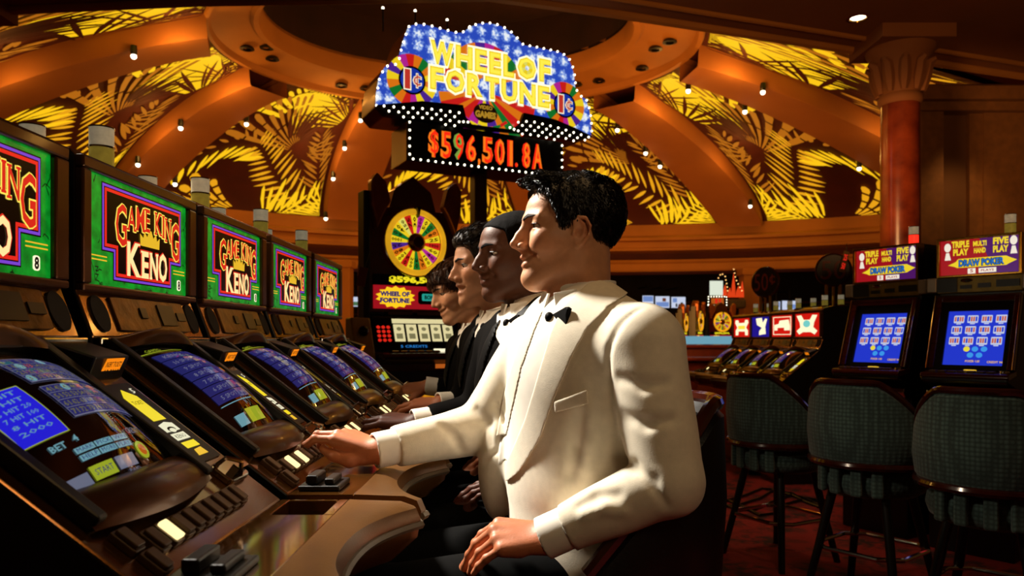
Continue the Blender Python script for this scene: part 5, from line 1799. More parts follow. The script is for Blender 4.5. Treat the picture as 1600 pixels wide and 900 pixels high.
class Field:
    """a smooth solid made of blended round shapes"""

    def __init__(s):
        s.ops = []

    def _add(s, mode, fn, lo, hi, k):
        s.ops.append((mode, fn, np.array(lo) - 1e-4, np.array(hi) + 1e-4, k))
        return s

    def ell(s, fr, c, r, k=0.01, mode='u', tilt=0.0):
        r = np.array(r, float)
        c = np.array(c, float)
        wc = fr.w(c)
        e = np.abs(fr.R) @ (r if tilt == 0 else np.array([max(r[0], r[2])] * 1 + [r[1]] + [max(r[0], r[2])]))
        ct, st_ = math.cos(tilt), math.sin(tilt)

        def fn(P):
            q = fr.loc(P) - c
            if tilt:
                q = np.stack([q[:, 0] * ct + q[:, 2] * st_, q[:, 1], -q[:, 0] * st_ + q[:, 2] * ct], 1)
            a = np.linalg.norm(q / r, axis=1)
            b = np.linalg.norm(q / (r * r), axis=1) + 1e-9
            return np.where(a < 1e-6, -min(r), a * (a - 1) / b)
        return s._add(mode, fn, wc - e, wc + e, k)

    def cone(s, fr, a, b, ra, rb, k=0.01, mode='u', cut=False):
        A, B = fr.w(a), fr.w(b)
        ab = B - A
        L = float(ab @ ab) + 1e-12

        def fn(P):
            t = np.clip(((P - A) @ ab) / L, 0, 1)
            d = np.linalg.norm(P - A - t[:, None] * ab, axis=1) - (ra + (rb - ra) * t)
            return np.maximum(d, (P - B) @ (ab / math.sqrt(L))) if cut else d
        return s._add(mode, fn, np.minimum(A - ra, B - rb), np.maximum(A + ra, B + rb), k)

    def chain(s, fr, pts, rs, k=0.005, mode='u'):
        for i in range(len(pts) - 1):
            s.cone(fr, pts[i], pts[i + 1], rs[i], rs[i + 1], k, mode)
        return s

    def ev(s, P, lo, hi):
        d = None
        for mode, fn, a, b, k in s.ops:
            m = k + 0.03
            if (a - m > hi).any() or (b + m < lo).any():
                continue
            if mode == 'u':
                x = fn(P)
                d = x if d is None else smin(d, x, k)
            elif d is not None:
                d = -smin(-d, fn(P), k)
        return np.full(len(P), 1.0) if d is None else d

    def box(s, pad=0.02):
        u = [o for o in s.ops if o[0] == 'u']
        return np.min([o[2] for o in u], 0) - pad, np.max([o[3] for o in u], 0) + pad


def surface(fn, lo, hi, h):
    lo, hi = np.array(lo, float), np.array(hi, float)
    B = 14
    nb = np.maximum(1, np.ceil((hi - lo) / (h * B)).astype(int))
    n = nb * B
    vol = np.ones(n, np.float32)
    g = np.stack(np.meshgrid(*[np.arange(B)] * 3, indexing='ij'), -1).reshape(-1, 3) * h
    bi = np.stack(np.meshgrid(*[np.arange(k) for k in nb], indexing='ij'), -1).reshape(-1, 3)
    half = h * B / 2
    cen = lo + (bi * B + (B - 1) / 2) * h
    for i, c in zip(bi, cen):
        dc = fn(c[None], c - half * 1.1, c + half * 1.1)[0]
        sl = tuple(slice(a * B, a * B + B) for a in i)
        if abs(dc) > half * 1.7321 * 1.35 + 0.012:
            vol[sl] = dc
            continue
        P = lo + i * B * h + g
        vol[sl] = fn(P, P[0], P[-1]).reshape(B, B, B)
    s = vol < 0
    c = np.zeros([k - 1 for k in n], np.int8)
    offs = [(a, b, d) for a in (0, 1) for b in (0, 1) for d in (0, 1)]
    for a, b, d in offs:
        c += s[a:n[0] - 1 + a, b:n[1] - 1 + b, d:n[2] - 1 + d]
    ids = np.argwhere((c > 0) & (c < 8))
    if len(ids) == 0:
        return np.zeros((0, 3)), np.zeros((0, 4), int)
    imap = np.full(c.shape, -1, np.int32)
    imap[tuple(ids.T)] = np.arange(len(ids))
    acc = np.zeros((len(ids), 3))
    cnt = np.zeros(len(ids))
    cv = {o: vol[tuple((ids + o).T)] for o in offs}
    for o in offs:
        for ax in range(3):
            if o[ax] == 0:
                p = list(o)
                p[ax] = 1
                a, b = cv[o], cv[tuple(p)]
                m = (a < 0) != (b < 0)
                t = np.where(m, a / np.where(m, a - b, 1), 0)
                pos = np.zeros((len(ids), 3)) + np.array(o)
                pos[:, ax] += t
                acc += pos * m[:, None]
                cnt += m
    verts = lo + (ids + acc / cnt[:, None]) * h
    faces = []
    for ax in range(3):
        u, v = (ax + 1) % 3, (ax + 2) % 3
        s0 = [slice(None)] * 3
        s1 = [slice(None)] * 3
        s0[ax], s1[ax] = slice(0, -1), slice(1, None)
        A, Bq = s[tuple(s0)], s[tuple(s1)]
        e = np.argwhere(A != Bq)
        e = e[(e[:, u] > 0) & (e[:, v] > 0) & (e[:, u] < n[u] - 1) & (e[:, v] < n[v] - 1)]
        ins = A[tuple(e.T)]
        du, dv = np.eye(3, dtype=int)[u], np.eye(3, dtype=int)[v]
        q = np.stack([imap[tuple((e - du - dv).T)], imap[tuple((e - dv).T)], imap[tuple(e.T)], imap[tuple((e - du).T)]], 1)
        q[~ins] = q[~ins][:, ::-1]
        faces.append(q)
    return verts, np.concatenate(faces)


def solid(name, fn, lo, hi, h, m, parent, smooth_it=1, tint=None, label=None):
    V, Q = surface(fn, lo, hi, h)
    # light relaxation of the voxel steps
    for _ in range(smooth_it):
        acc = np.zeros_like(V)
        cnt = np.zeros(len(V))
        for a, b in ((0, 1), (1, 2), (2, 3), (3, 0)):
            np.add.at(acc, Q[:, a], V[Q[:, b]])
            np.add.at(cnt, Q[:, a], 1)
        ok = cnt > 0
        V[ok] = V[ok] * 0.5 + 0.5 * acc[ok] / cnt[ok][:, None]
    me = bpy.data.meshes.new(name)
    me.vertices.add(len(V))
    me.vertices.foreach_set('co', V.astype(np.float32).ravel())
    me.loops.add(len(Q) * 4)
    me.loops.foreach_set('vertex_index', Q.astype(np.int32).ravel())
    me.polygons.add(len(Q))
    me.polygons.foreach_set('loop_start', np.arange(0, len(Q) * 4, 4, dtype=np.int32))
    me.polygons.foreach_set('use_smooth', np.ones(len(Q), bool))
    me.materials.append(m)
    me.update(calc_edges=True)
    me.validate()
    if tint is not None:
        col = np.ones((len(V), 4), np.float32)
        col[:, :3] = tint(V)
        at_ = me.color_attributes.new('tint', 'FLOAT_COLOR', 'POINT')
        at_.data.foreach_set('color', col.ravel())
    o = bpy.data.objects.new(name, me)
    put(o, parent)
    if parent is not None:
        o.matrix_parent_inverse = Matrix.Translation(parent.location).inverted()
    if label:
        o['label'] = label
    return o


def poly_sd(poly, X, Y):
    """signed distance to a polygon in the plane"""
    p = np.array(poly, float)
    d = np.full(len(X), 1e9)
    sgn = np.ones(len(X))
    j = len(p) - 1
    for i in range(len(p)):
        e = p[j] - p[i]
        wx, wy = X - p[i, 0], Y - p[i, 1]
        t = np.clip((wx * e[0] + wy * e[1]) / (e @ e + 1e-12), 0, 1)
        d = np.minimum(d, (wx - e[0] * t) ** 2 + (wy - e[1] * t) ** 2)
        c1 = Y >= p[i, 1]
        c2 = Y < p[j, 1]
        c3 = e[0] * wy > e[1] * wx
        flip = (c1 & c2 & c3) | (~c1 & ~c2 & ~c3)
        sgn = np.where(flip, -sgn, sgn)
        j = i
    return sgn * np.sqrt(d)


def head_frame(o, yaw, pitch):
    y, p = R(yaw), R(pitch)
    f0 = np.array([-math.cos(y), -math.sin(y), 0])
    z = np.array([0, 0, 1.0])
    f = f0 * math.cos(p) - z * math.sin(p)
    u = z * math.cos(p) + f0 * math.sin(p)
    return Frame(o, f, np.cross(u, f), u)


def head_ops(b, H, c):
    """cranium, face, nose, lips, ears in head coordinates: x forward, y left, z up, eyes at z = 0"""
    nz, lipw, op, sm = c.get('nose', 1.0), c.get('lips', 1.0), c.get('open', 0.0), c.get('smile', 0.0)
    b.ell(H, (-0.003, 0, 0.026), (0.083, 0.073, 0.074), 0.02)
    b.ell(H, (0.040, 0, 0.026), (0.064, 0.063, 0.058), 0.02)
    b.ell(H, (0.036, 0, -0.035), (0.064, 0.057, 0.075), 0.025)
    b.ell(H, (0.020, 0, -0.042), (0.058, 0.065, 0.062), 0.025)
    for s in (-1, 1):
        b.cone(H, (0.014, s * 0.048, -0.080), (0.086, s * 0.014, -0.108), 0.020, 0.017, 0.025)
        b.cone(H, (0.010, s * 0.056, -0.03), (0.012, s * 0.050, -0.080), 0.020, 0.020, 0.02)
        b.ell(H, (0.064, s * 0.042, -0.030), (0.030, 0.019, 0.020), 0.03)                # cheekbone
        if sm:
            b.ell(H, (0.078, s * 0.035, -0.044), (0.020, 0.016, 0.015), 0.018)
    b.ell(H, (0.072, 0, -0.070 - op * 0.5), (0.036, 0.034, 0.034), 0.02)                 # muzzle
    b.ell(H, (0.094, 0, -0.106 - op), (0.019, 0.019, 0.017), 0.016)                      # chin
    b.cone(H, (0.02, 0, -0.10), (0.08, 0, -0.112 - op), 0.030, 0.015, 0.02)              # under the jaw
    for s in (-1, 1):
        b.cone(H, (0.099, s * 0.010, 0.013), (0.083, s * 0.046, 0.012), 0.0095, 0.0080, 0.014)   # brow ridge
    for s in (-1, 1):                                                                    # sockets, lids
        b.ell(H, (0.109, s * 0.031, -0.004), (0.014, 0.016, 0.010), 0.012, 's')
        b.ell(H, (0.0835, s * 0.033, -0.003), (0.0150, 0.0165, 0.0138), 0.004)
        b.ell(H, (0.0925, s * 0.0365, -0.0045 + c.get('lid', 0.0)), (0.0150, 0.0150, c.get('slit', 0.0048)), 0.0015, 's')
    # nose
    b.cone(H, (0.1035, 0, 0.004), (0.1180, 0, -0.020), 0.0066, 0.0068 * nz, 0.010)
    b.cone(H, (0.1180, 0, -0.020), (0.1290 + c.get('tip', 0), 0, -0.0365), 0.0068 * nz, 0.0078 * nz, 0.007)
    b.cone(H, (0.098, 0, -0.006), (0.107, 0, -0.040), 0.0100, 0.0135 * nz, 0.008)
    b.cone(H, (0.126, 0, -0.040), (0.106, 0, -0.051), 0.0060, 0.0065, 0.006)
    for s in (-1, 1):
        b.ell(H, (0.1115, s * 0.0125 * nz, -0.042), (0.0120, 0.0070 * nz, 0.0080), 0.005)
        b.ell(H, (0.1165, s * 0.0075 * nz, -0.0510), (0.0055, 0.0032, 0.0040), 0.003, 's')
    # lips
    zc = -0.0665
    mw, mx = 0.027 + 0.006 * sm, 0.088 - 0.006 * sm                                      # corner of the mouth
    cz = 0.010 * sm
    b.chain(H, [(mx, -mw, zc + cz), (0.100, -mw * 0.66, zc + 0.004 + cz * 0.45), (0.1085, -0.009, zc + 0.004), (0.1105, 0, zc + 0.003), (0.1085, 0.009, zc + 0.004), (0.100, mw * 0.66, zc + 0.004 + cz * 0.45), (mx, mw, zc + cz)],
            [0.0026, 0.0042 * lipw, 0.0052 * lipw, 0.0052 * lipw, 0.0052 * lipw, 0.0042 * lipw, 0.0026], 0.0035)
    zl = zc - 0.0105 - op - 0.002 * sm
    b.chain(H, [(mx, -mw, zc - 0.002 + cz - op * 0.5), (0.098, -mw * 0.66, zl + 0.002 + cz * 0.35), (0.1055, -0.009, zl), (0.1070, 0, zl - 0.001), (0.1055, 0.009, zl), (0.098, mw * 0.66, zl + 0.002 + cz * 0.35), (mx, mw, zc - 0.002 + cz - op * 0.5)],
            [0.0026, 0.0046 * lipw, 0.0060 * lipw, 0.0062 * lipw, 0.0060 * lipw, 0.0046 * lipw, 0.0026], 0.0035)
    zm = zc - 0.0038 - op * 0.5 - 0.0006 * sm
    sr = 0.0015 + 0.0013 * sm + op * 0.55
    b.chain(H, [(mx + 0.001, -mw - 0.002, zc - 0.001 + cz - op * 0.3), (0.1035, -mw * 0.66, zm + cz * 0.4), (0.114, -0.009, zm), (0.118, 0, zm), (0.114, 0.009, zm), (0.1035, mw * 0.66, zm + cz * 0.4), (mx + 0.001, mw + 0.002, zc - 0.001 + cz - op * 0.3)],
            [0.0012, sr * 0.9, sr, sr, sr, sr * 0.9, 0.0012], 0.0012, 's')
    for s in (-1, 1):
        if sm:                                                                           # smile crease
            b.chain(H, [(0.107, s * 0.020, -0.045), (0.095, s * 0.0365, -0.060), (0.087, s * 0.0405, -0.084)], [0.0025, 0.0040, 0.0022], 0.007, 's')
        e = lambda x, y, z: (x * 0.86 + 0.013, s * y, z - 0.011)
        b.ell(H, e(-0.004, 0.075, -0.010), (0.016, 0.006, 0.027), 0.005)
        b.chain(H, [e(0.012, 0.072, -0.004), e(0.012, 0.076, 0.010), e(0.003, 0.081, 0.019), e(-0.011, 0.086, 0.015), e(-0.0195, 0.089, 0.0), e(-0.016, 0.086, -0.018), e(-0.007, 0.080, -0.032), e(0.004, 0.076, -0.037), e(0.010, 0.072, -0.030)],
                [0.003, 0.0034, 0.0036, 0.0038, 0.0038, 0.0036, 0.0042, 0.0056, 0.0045], 0.002)
        b.ell(H, e(-0.003, 0.088, -0.005), (0.0125, 0.009, 0.0195), 0.002, 's')
        b.chain(H, [e(0.000, 0.079, 0.012), e(-0.0085, 0.082, 0.004), e(-0.0095, 0.081, -0.010), e(-0.003, 0.078, -0.022)], [0.0018, 0.0024, 0.0026, 0.0024], 0.0025)
        b.ell(H, e(0.004, 0.083, -0.012), (0.0075, 0.010, 0.009), 0.002, 's')
        b.ell(H, e(0.0135, 0.077, -0.013), (0.004, 0.0045, 0.006), 0.003)


def hand_ops(b, W, curl, spread=1.0, thumb=None, sc=1.0):
    """W: wrist frame, x to the fingers, y to the thumb side, z out of the back of the hand"""
    q = lambda x, y, z: (x * sc, y * sc, z * sc)
    K = [(0.090, 0.030, 0.003), (0.095, 0.008, 0.006), (0.089, -0.014, 0.004), (0.078, -0.033, 0.0)]
    Ls = [(0.043, 0.026, 0.021), (0.047, 0.030, 0.022), (0.043, 0.028, 0.021), (0.034, 0.021, 0.019)]
    for i, (x, y, z) in enumerate(K):
        b.cone(W, q(-0.01, y * 0.45, -0.004), q(x, y, z), 0.0185 * sc, 0.0115 * sc, 0.012)
        b.cone(W, q(x - 0.03, y * 0.85, z - 0.008), q(x - 0.004, y, z - 0.004), 0.012 * sc, 0.010 * sc, 0.01)
        a = 0.0
        p = np.array([x, y, z], float)
        yaw = R((9, 2, -4, -11)[i]) * spread
        r = (0.0095, 0.0097, 0.0092, 0.0080)[i]
        for j, ln in enumerate(Ls[i]):
            a += R(curl[i][j])
            d = np.array([math.cos(a) * math.cos(yaw), math.cos(a) * math.sin(yaw), -math.sin(a)])
            e = p + d * ln
            b.cone(W, q(*p), q(*e), r * sc, r * sc * (0.93 if j < 2 else 0.80), 0.003)
            b.ell(W, q(*(p + np.array([0, 0, 0.001]))), [r * sc * 1.06] * 3, 0.003)
            p = e
            r *= 0.92
    t = thumb or [(0.018, 0.018, -0.010), (0.050, 0.042, -0.022), (0.082, 0.056, -0.026), (0.108, 0.060, -0.028)]
    b.chain(W, [q(*p) for p in t], [0.0175 * sc, 0.0135 * sc, 0.0108 * sc, 0.0085 * sc], 0.008)


def unit(v):
    v = np.array(v, float)
    return v / np.linalg.norm(v)


def hand_frame(wr, d, dorsal, thumb_sign):
    d = unit(d)
    n = np.array(dorsal, float)
    n = unit(n - d * (n @ d))
    s = np.cross(n, d) * thumb_sign
    return Frame(wr, d, s, n)


M_JWHITE = mat('cream_wool', 'e4d9c2', 0.85, noise=0.04, nscale=60, bump=0.10, bscale=500, sheen=0.25)
M_JBLACK = mat('black_wool', '0b0908', 0.85, noise=0.12, nscale=40, bump=0.10, bscale=400, spec=0.03)
M_SATIN = mat('black_satin', '080605', 0.55, spec=0.08, noise=0.1, nscale=20)
M_SHIRT = mat('white_shirt', 'efe9dc', 0.75, noise=0.03, nscale=40)
M_TROUS = mat('black_trousers', '040404', 0.9, noise=0.1, nscale=30, spec=0.08)
M_SHOE = mat('black_shoe', '060505', 0.2, noise=0.05)
M_HAIRK = mat('hair_black', '0b0706', 0.36, spec=0.3, noise=0.45, nscale=26, bump=0.5, bscale=160)
M_HAIRC = mat('hair_cropped', '070403', 0.8, spec=0.08, noise=0.3, nscale=90, bump=0.6, bscale=420)
M_HAIRD = mat('hair_dark_brown', '140b08', 0.34, spec=0.3, noise=0.45, nscale=26, bump=0.5, bscale=160)
M_HAIRB = mat('hair_brown', '3a2012', 0.38, spec=0.3, noise=0.45, nscale=30, bump=0.5, bscale=160)
M_BROW = mat('brow_hair', '2a180e', 0.7, noise=0.4, nscale=300, bump=0.6, bscale=500)
M_EYE = [mat('eye_white', 'd8cfc4', 0.15, noise=0.03), mat('eye_iris', '2c1a0c', 0.1, noise=0.2, nscale=300), mat('eye_pupil', '030202', 0.08, noise=0.0)]


def eyeball(H, s, gaze, parent):
    mb = MB().ball((0, 0, 0), 0.0128, 20, 16)
    g = unit(np.array(gaze))
    me = mb.mesh('eye', M_EYE, True)
    for p in me.polygons:
        c = np.array(p.center)
        a = math.degrees(math.acos(max(-1, min(1, float(unit(c) @ g)))))
        p.material_index = 2 if a < 13 else (1 if a < 30 else 0)
    o = bpy.data.objects.new('eye', me)
    put(o, parent)
    M = Matrix([list(H.R[0]) + [0], list(H.R[1]) + [0], list(H.R[2]) + [0], [0, 0, 0, 1]])
    M.translation = Vector(H.w((0.0835, s * 0.033, -0.003)))
    o.matrix_parent_inverse = Matrix.Translation(parent.location).inverted()
    o.matrix_basis = M


def XZ(lst):
    """points (px, py, distance) -> (x, z) in the scene"""
    return [(float(p[0]), float(p[2])) for p in (at(*q) for q in lst)]


def person(c):
    h = c['h']
    H = head_frame(c['ear'], c.get('yaw', 0), c.get('pitch', 0))
    if c.get('nose_at'):
        n0 = H.w((0.136, 0, -0.038))
        d_ = H.o[1]
        for _ in range(3):
            n0 = H.w((0.136, 0, -0.038))
            tgt = at(c['nose_at'][0], c['nose_at'][1], n0[1])
            H.o = H.o + (tgt - n0)
    ol, oh = np.array(c['off_low'], float), np.array(c['off_high'], float)
    LO = lambda p: np.array(p, float) + ol
    HI = lambda p: np.array(p, float) + oh
    MID = lambda p: np.array(p, float) + (ol + oh) / 2
    ft = LO((0.15, 1.50, 0))
    root = empty('person', (ft[0], ft[1], c.get('floor', 0.0)))
    tag(root, c['label'], 'person')
    Ls, Rs = HI((0.235, 1.335, 1.105)), HI((0.055, 1.64, 1.10))
    Le, Re = np.array(c['Le'], float), np.array(c['Re'], float)
    Lw, Rw = np.array(c['Lw'], float), np.array(c['Rw'], float)
    nb = HI((0.140, 1.500, 1.165))
    T = Frame((0, 0, 0), (-0.9, -0.436, 0), (0.436, -0.9, 0), (0, 0, 1))     # torso axes

    def TF(p):
        return Frame(p, T.R[:, 0], T.R[:, 1], T.R[:, 2])
    chest, belly, hipc = HI((0.130, 1.490, 1.03)), MID((0.132, 1.50, 0.84)), LO((0.150, 1.50, 0.70))
    b = Field()
    head_ops(b, H, c)
    nk = H.w((-0.014, 0, -0.06))
    b.cone(WORLD, nk, nb, 0.054, 0.060, 0.025)
    b.cone(WORLD, H.w((0.015, 0, -0.09)), nb + np.array([-0.012, 0, 0]), 0.030, 0.042, 0.02)
    b.cone(WORLD, nb, Ls, 0.055, 0.052, 0.03)
    b.cone(WORLD, nb, Rs, 0.055, 0.052, 0.03)
    b.ell(TF(chest), (0, 0, 0), (0.100, 0.155, 0.17), 0.04)
    b.ell(TF(belly), (0, 0, 0), (0.105, 0.135, 0.17), 0.04)
    b.ell(TF(hipc), (0, 0, 0), (0.115, 0.150, 0.10), 0.04)
    for S_, E_, W_ in ((Ls, Le, Lw), (Rs, Re, Rw)):
        b.cone(WORLD, S_, E_, 0.054, 0.042, 0.02)
        b.cone(WORLD, E_, W_, 0.042, 0.027, 0.015)
    HL = hand_frame(Lw, c['Ld'], c['Ln'], -1)
    HR = hand_frame(Rw, c['Rd'], c['Rn'], 1)
    hand_ops(b, HL, c['Lcurl'], 0.6, c.get('Lthumb'))
    hand_ops(b, HR, c['Rcurl'], 0.8, c.get('Rthumb'))
    legs = []
    for s in (-1, 1):
        hip = LO((0.150, 1.50, 0.672)) + np.array([0.30 * 0.1, -0.09, 0]) * s
        knee = np.array([c['knee'], hip[1] + 0.02 * s * -1, 0.635])
        ank = np.array([c['knee'] + 0.20, knee[1], 0.285])
        toe = np.array([c['knee'] + 0.04, knee[1] - 0.01, 0.262])
        legs.append((hip, knee, ank, toe))
        b.cone(WORLD, hip, knee, 0.072, 0.050, 0.03)
        b.cone(WORLD, knee, ank, 0.050, 0.034, 0.015)
        b.cone(WORLD, ank, toe, 0.032, 0.026, 0.02)

    skin = c['skin']

    def tint(V):
        q = H.loc(V)
        col = np.ones((len(V), 3))

        def blob(cx, cy, cz, rx, ry, rz, t, amt):
            w_ = np.exp(-(((q[:, 0] - cx) / rx) ** 2 + ((np.abs(q[:, 1]) - cy) / ry) ** 2 + ((q[:, 2] - cz) / rz) ** 2))[:, None] * amt
            return col * (1 - w_) + col * np.array(t) * w_
        op, sm = c.get('open', 0), c.get('smile', 0)
        col = blob(0.106, 0.0, -0.0625, 0.016, 0.018, 0.0055, (0.72, 0.42, 0.38), 0.9)
        col = blob(0.104, 0.0, -0.0775 - op, 0.016, 0.017, 0.0065, (0.72, 0.42, 0.38), 0.9)
        col = blob(0.082, 0.046, -0.035, 0.03, 0.02, 0.022, (1.0, 0.80, 0.74), 0.6)
        col = blob(0.130, 0.0, -0.042, 0.014, 0.016, 0.012, (1.0, 0.80, 0.74), 0.5)
        col = blob(-0.004, 0.085, -0.008, 0.02, 0.012, 0.03, (1.0, 0.72, 0.64), 0.8)
        if c.get('stubble', 0):
            col = blob(0.07, 0.03, -0.098, 0.055, 0.045, 0.030, (0.70, 0.68, 0.66), c['stubble'])
        if op:
            col = blob(0.088, 0.0, -0.071 - op * 0.5, 0.013, 0.02, 0.004 + op * 0.5, (0.30, 0.12, 0.10), 0.9)
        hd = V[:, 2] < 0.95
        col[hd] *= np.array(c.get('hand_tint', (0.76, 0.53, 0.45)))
        return col
    lo, hi = b.box(0.012)
    body = solid('body', b.ev, lo, hi, h, skin, root, 1, tint)
    for s in (-1, 1):
        eyeball(H, s, c.get('gaze', (1, 0, -0.1)), root)
    # teeth for open smiles
    if c.get('teeth'):
        tf = Field().ell(H, (0.0840, 0, -0.0675), (0.0215, 0.026, 0.0040), 0.0)
        solid('teeth', tf.ev, *tf.box(0.006), 0.0016, mat('tooth', 'e8e0d0', 0.2, noise=0.02), root)
    # eyebrows
    hm = c['hair_mat']
    for s in (-1, 1):
        e = Field().chain(H, [(0.109, s * 0.008, 0.0110), (0.105, s * 0.024, 0.0165), (0.092, s * 0.045, 0.0145)], [0.0034, 0.0038, 0.0018], 0.002)
        lo, hi = e.box(0.006)
        solid('eyebrow', lambda P, a, z: np.maximum(e.ev(P, a, z), np.abs(b.ev(P, a, z)) - 0.0013), lo, hi, 0.0012, M_BROW if hm in (M_HAIRK, M_HAIRB) else hm, root)
        lash = MB().tube([H.w((0.0835 + 0.0150 * math.cos(q), s * (0.033 + 0.0163 * math.sin(q)), 0.0005 + c.get('lid', 0) + (c.get('slit', 0.0048) - 0.0048) + 0.0010 * math.cos(q * 1.2))) for q in [-0.7 + 2.0 * k / 8 for k in range(9)]], [0.0005, 0.0009, 0.0011, 0.0012, 0.0012, 0.0012, 0.0011, 0.0009, 0.0005], 6).build('eyelashes', M_HAIRK, root, smooth=True)
        lash.matrix_parent_inverse = Matrix.Translation(root.location).inverted()
    # hair
    sk = Field()
    g = c['hair_grow']
    sk.ell(H, (-0.003, 0, 0.026), (0.083 + g, 0.073 + g, 0.074 + g), 0.02)
    sk.ell(H, (0.040, 0, 0.026), (0.064 + g * 0.8, 0.063 + g * 0.8, 0.058 + g), 0.02)
    for p in c.get('hair_lumps', []):
        sk.ell(H, p[0], p[1], 0.015)
    for p in c.get('hair_locks', []):
        sk.chain(H, p[0], p[1], 0.006)
    HP = c['hair_poly']

    def hair(P, a, z):
        d = sk.ev(P, a, z)
        q = H.loc(P)
        wob = 0.0022 * np.sin(q[:, 0] * 210 + 60 * q[:, 1]) * np.sin(q[:, 1] * 330 + q[:, 2] * 90 + 1.3) * c.get('hair_wave', 1.0)
        pd = poly_sd(HP, q[:, 0], q[:, 2])
        side = 0.0
        k = 0.006
        hh = np.clip(0.5 - 0.5 * (pd - d) / k, 0, 1)
        return (pd + (d + wob - pd) * hh) + k * hh * (1 - hh)
    lo, hi = sk.box(0.01)
    solid('hair', hair, lo, hi, c.get('hair_h', 0.0032), hm, root, 1)

    if c.get('strands'):
        nst, ln, rad, flow = c['strands']
        Vh, Qh = surface(hair, lo, hi, 0.0042)
        # outward direction from the scalp solid
        e_ = 0.002
        Gd = np.stack([sk.ev(Vh + np.eye(3)[i] * e_, lo, hi) - sk.ev(Vh - np.eye(3)[i] * e_, lo, hi) for i in range(3)], 1)
        Gd /= np.linalg.norm(Gd, axis=1)[:, None] + 1e-9
        okv = np.where(np.abs(sk.ev(Vh, lo, hi)) < 0.005)[0]
        rg_ = random.Random(len(okv))
        sb = MB()
        for _ in range(nst):
            i = okv[rg_.randrange(len(okv))]
            p, n0 = Vh[i].copy(), Gd[i]
            q = H.loc(p[None])[0]
            f_ = flow(q)
            dv = H.R @ np.array([f_[0] + rg_.uniform(-.25, .25), f_[1] + rg_.uniform(-.25, .25), f_[2] + rg_.uniform(-.25, .25)])
            dv = unit(dv - n0 * (dv @ n0) * 0.9)
            L_ = ln * rg_.uniform(0.6, 1.2)
            pts = [p - n0 * 0.003, p + dv * L_ * 0.4 + n0 * 0.0022, p + dv * L_ * 0.75 + n0 * 0.0012, p + dv * L_ - n0 * (0.002 + L_ * L_ * 4)]
            sb.tube(pts, [rad, rad, rad * 0.8, rad * 0.25], 3)
        so = sb.build('hair_strands', hm, root, smooth=True)
        so['kind'] = 'stuff'
        so.matrix_parent_inverse = Matrix.Translation(root.location).inverted()
    # ---- jacket
    j = Field()
    j.ell(TF(chest), (0, 0, 0), (0.128, 0.188, 0.20), 0.05)
    j.ell(TF(belly), (0, 0, 0), (0.136, 0.172, 0.20), 0.05)
    j.ell(TF(hipc), (0, 0, -0.01), (0.150, 0.190, 0.115), 0.05)
    j.cone(WORLD, nb + np.array([0.012, 0.0, -0.005]), Ls + np.array([0, 0, 0.006]), 0.062, 0.066, 0.05)
    j.cone(WORLD, nb + np.array([0.012, 0.0, -0.005]), Rs + np.array([0, 0, 0.006]), 0.062, 0.066, 0.05)
    for f in c.get('panels', []):
        j.ell(TF(MID(f[0])), (0, 0, 0), f[1], 0.04)
    for S_, E_, W_, sl in ((Ls, Le, Lw, c.get('Lsl', 1.0)), (Rs, Re, Rw, c.get('Rsl', 1.0))):
        j.cone(WORLD, S_, E_, 0.076, 0.060 * sl, 0.016)
        d = unit(W_ - E_)
        j.cone(WORLD, E_, W_ - d * 0.036, 0.058 * sl, 0.043 * sl, 0.012, 'u', True)
    creases = []
    for pts, r_, k_, md in c.get('folds', []):
        line = []
        for px, py in pts:
            ray = unit(at(px, py, 1.0) - np.array([0, 0, CZ]))
            t = 1.0
            for _ in range(60):
                p = np.array([0, 0, CZ]) + ray * t
                dd = float(j.ev(p[None], p - 9, p + 9)[0])
                if dd < 0.0005 or t > 2.2:
                    break
                t += dd * 0.8
            line.append(p + (ray * r_ * 0.45 if md == 'u' else -ray * r_ * 0.25))
        n_ = len(line)
        creases.append((line, [r_ * (0.35 + 0.65 * math.sin(pi * (i + 0.35) / (n_ - 0.3))) for i in range(n_)], k_, md))
    for line, rs, k_, md in creases:
        j.chain(WORLD, line, rs, k_, md)
    tube_n = nb + np.array([0.004, 0, 0])
    zmin = c['hem']
    op_ = c.get('opening')
    # hollow at the neck
    nd = unit(H.w((-0.02, 0, -0.05)) - nb)

    def neckd(P):
        q = P - (nb - nd * 0.04)
        t = q @ nd
        return np.linalg.norm(q - t[:, None] * nd, axis=1), t

    VP, vy = c.get('vee'), c.get('vee_y', 9)

    def jraw(P, a, z):
        d = j.ev(P, a, z)
        rn, t = neckd(P)
        return np.maximum(d, -(np.maximum(rn - 0.0685, -(t - 0.028))))

    def jk(P, a, z):
        d = j.ev(P, a, z)
        if d[0] == 1.0 and len(P) > 1 and (d == 1.0).all():
            return d
        rn, t = neckd(P)
        d = np.maximum(d, -(np.maximum(rn - 0.0695, -(t - 0.028))))
        d = np.maximum(d, zmin - P[:, 2])
        if VP is not None:
            pd = np.maximum(poly_sd(VP, P[:, 0], P[:, 2]), P[:, 1] - vy)
            d = np.maximum(d, -np.maximum(pd, -(d + 0.011)))
        return d + 0.0016 * np.sin(P[:, 0] * 34 + P[:, 2] * 21) * np.sin(P[:, 2] * 27 - P[:, 1] * 30)
    lo, hi = j.box(0.02)
    lo[2] = max(lo[2], zmin - 0.02)
    jm = c['jacket_mat']
    jacket = solid('jacket', jk, lo, hi, c['jh'], jm, root, 2)

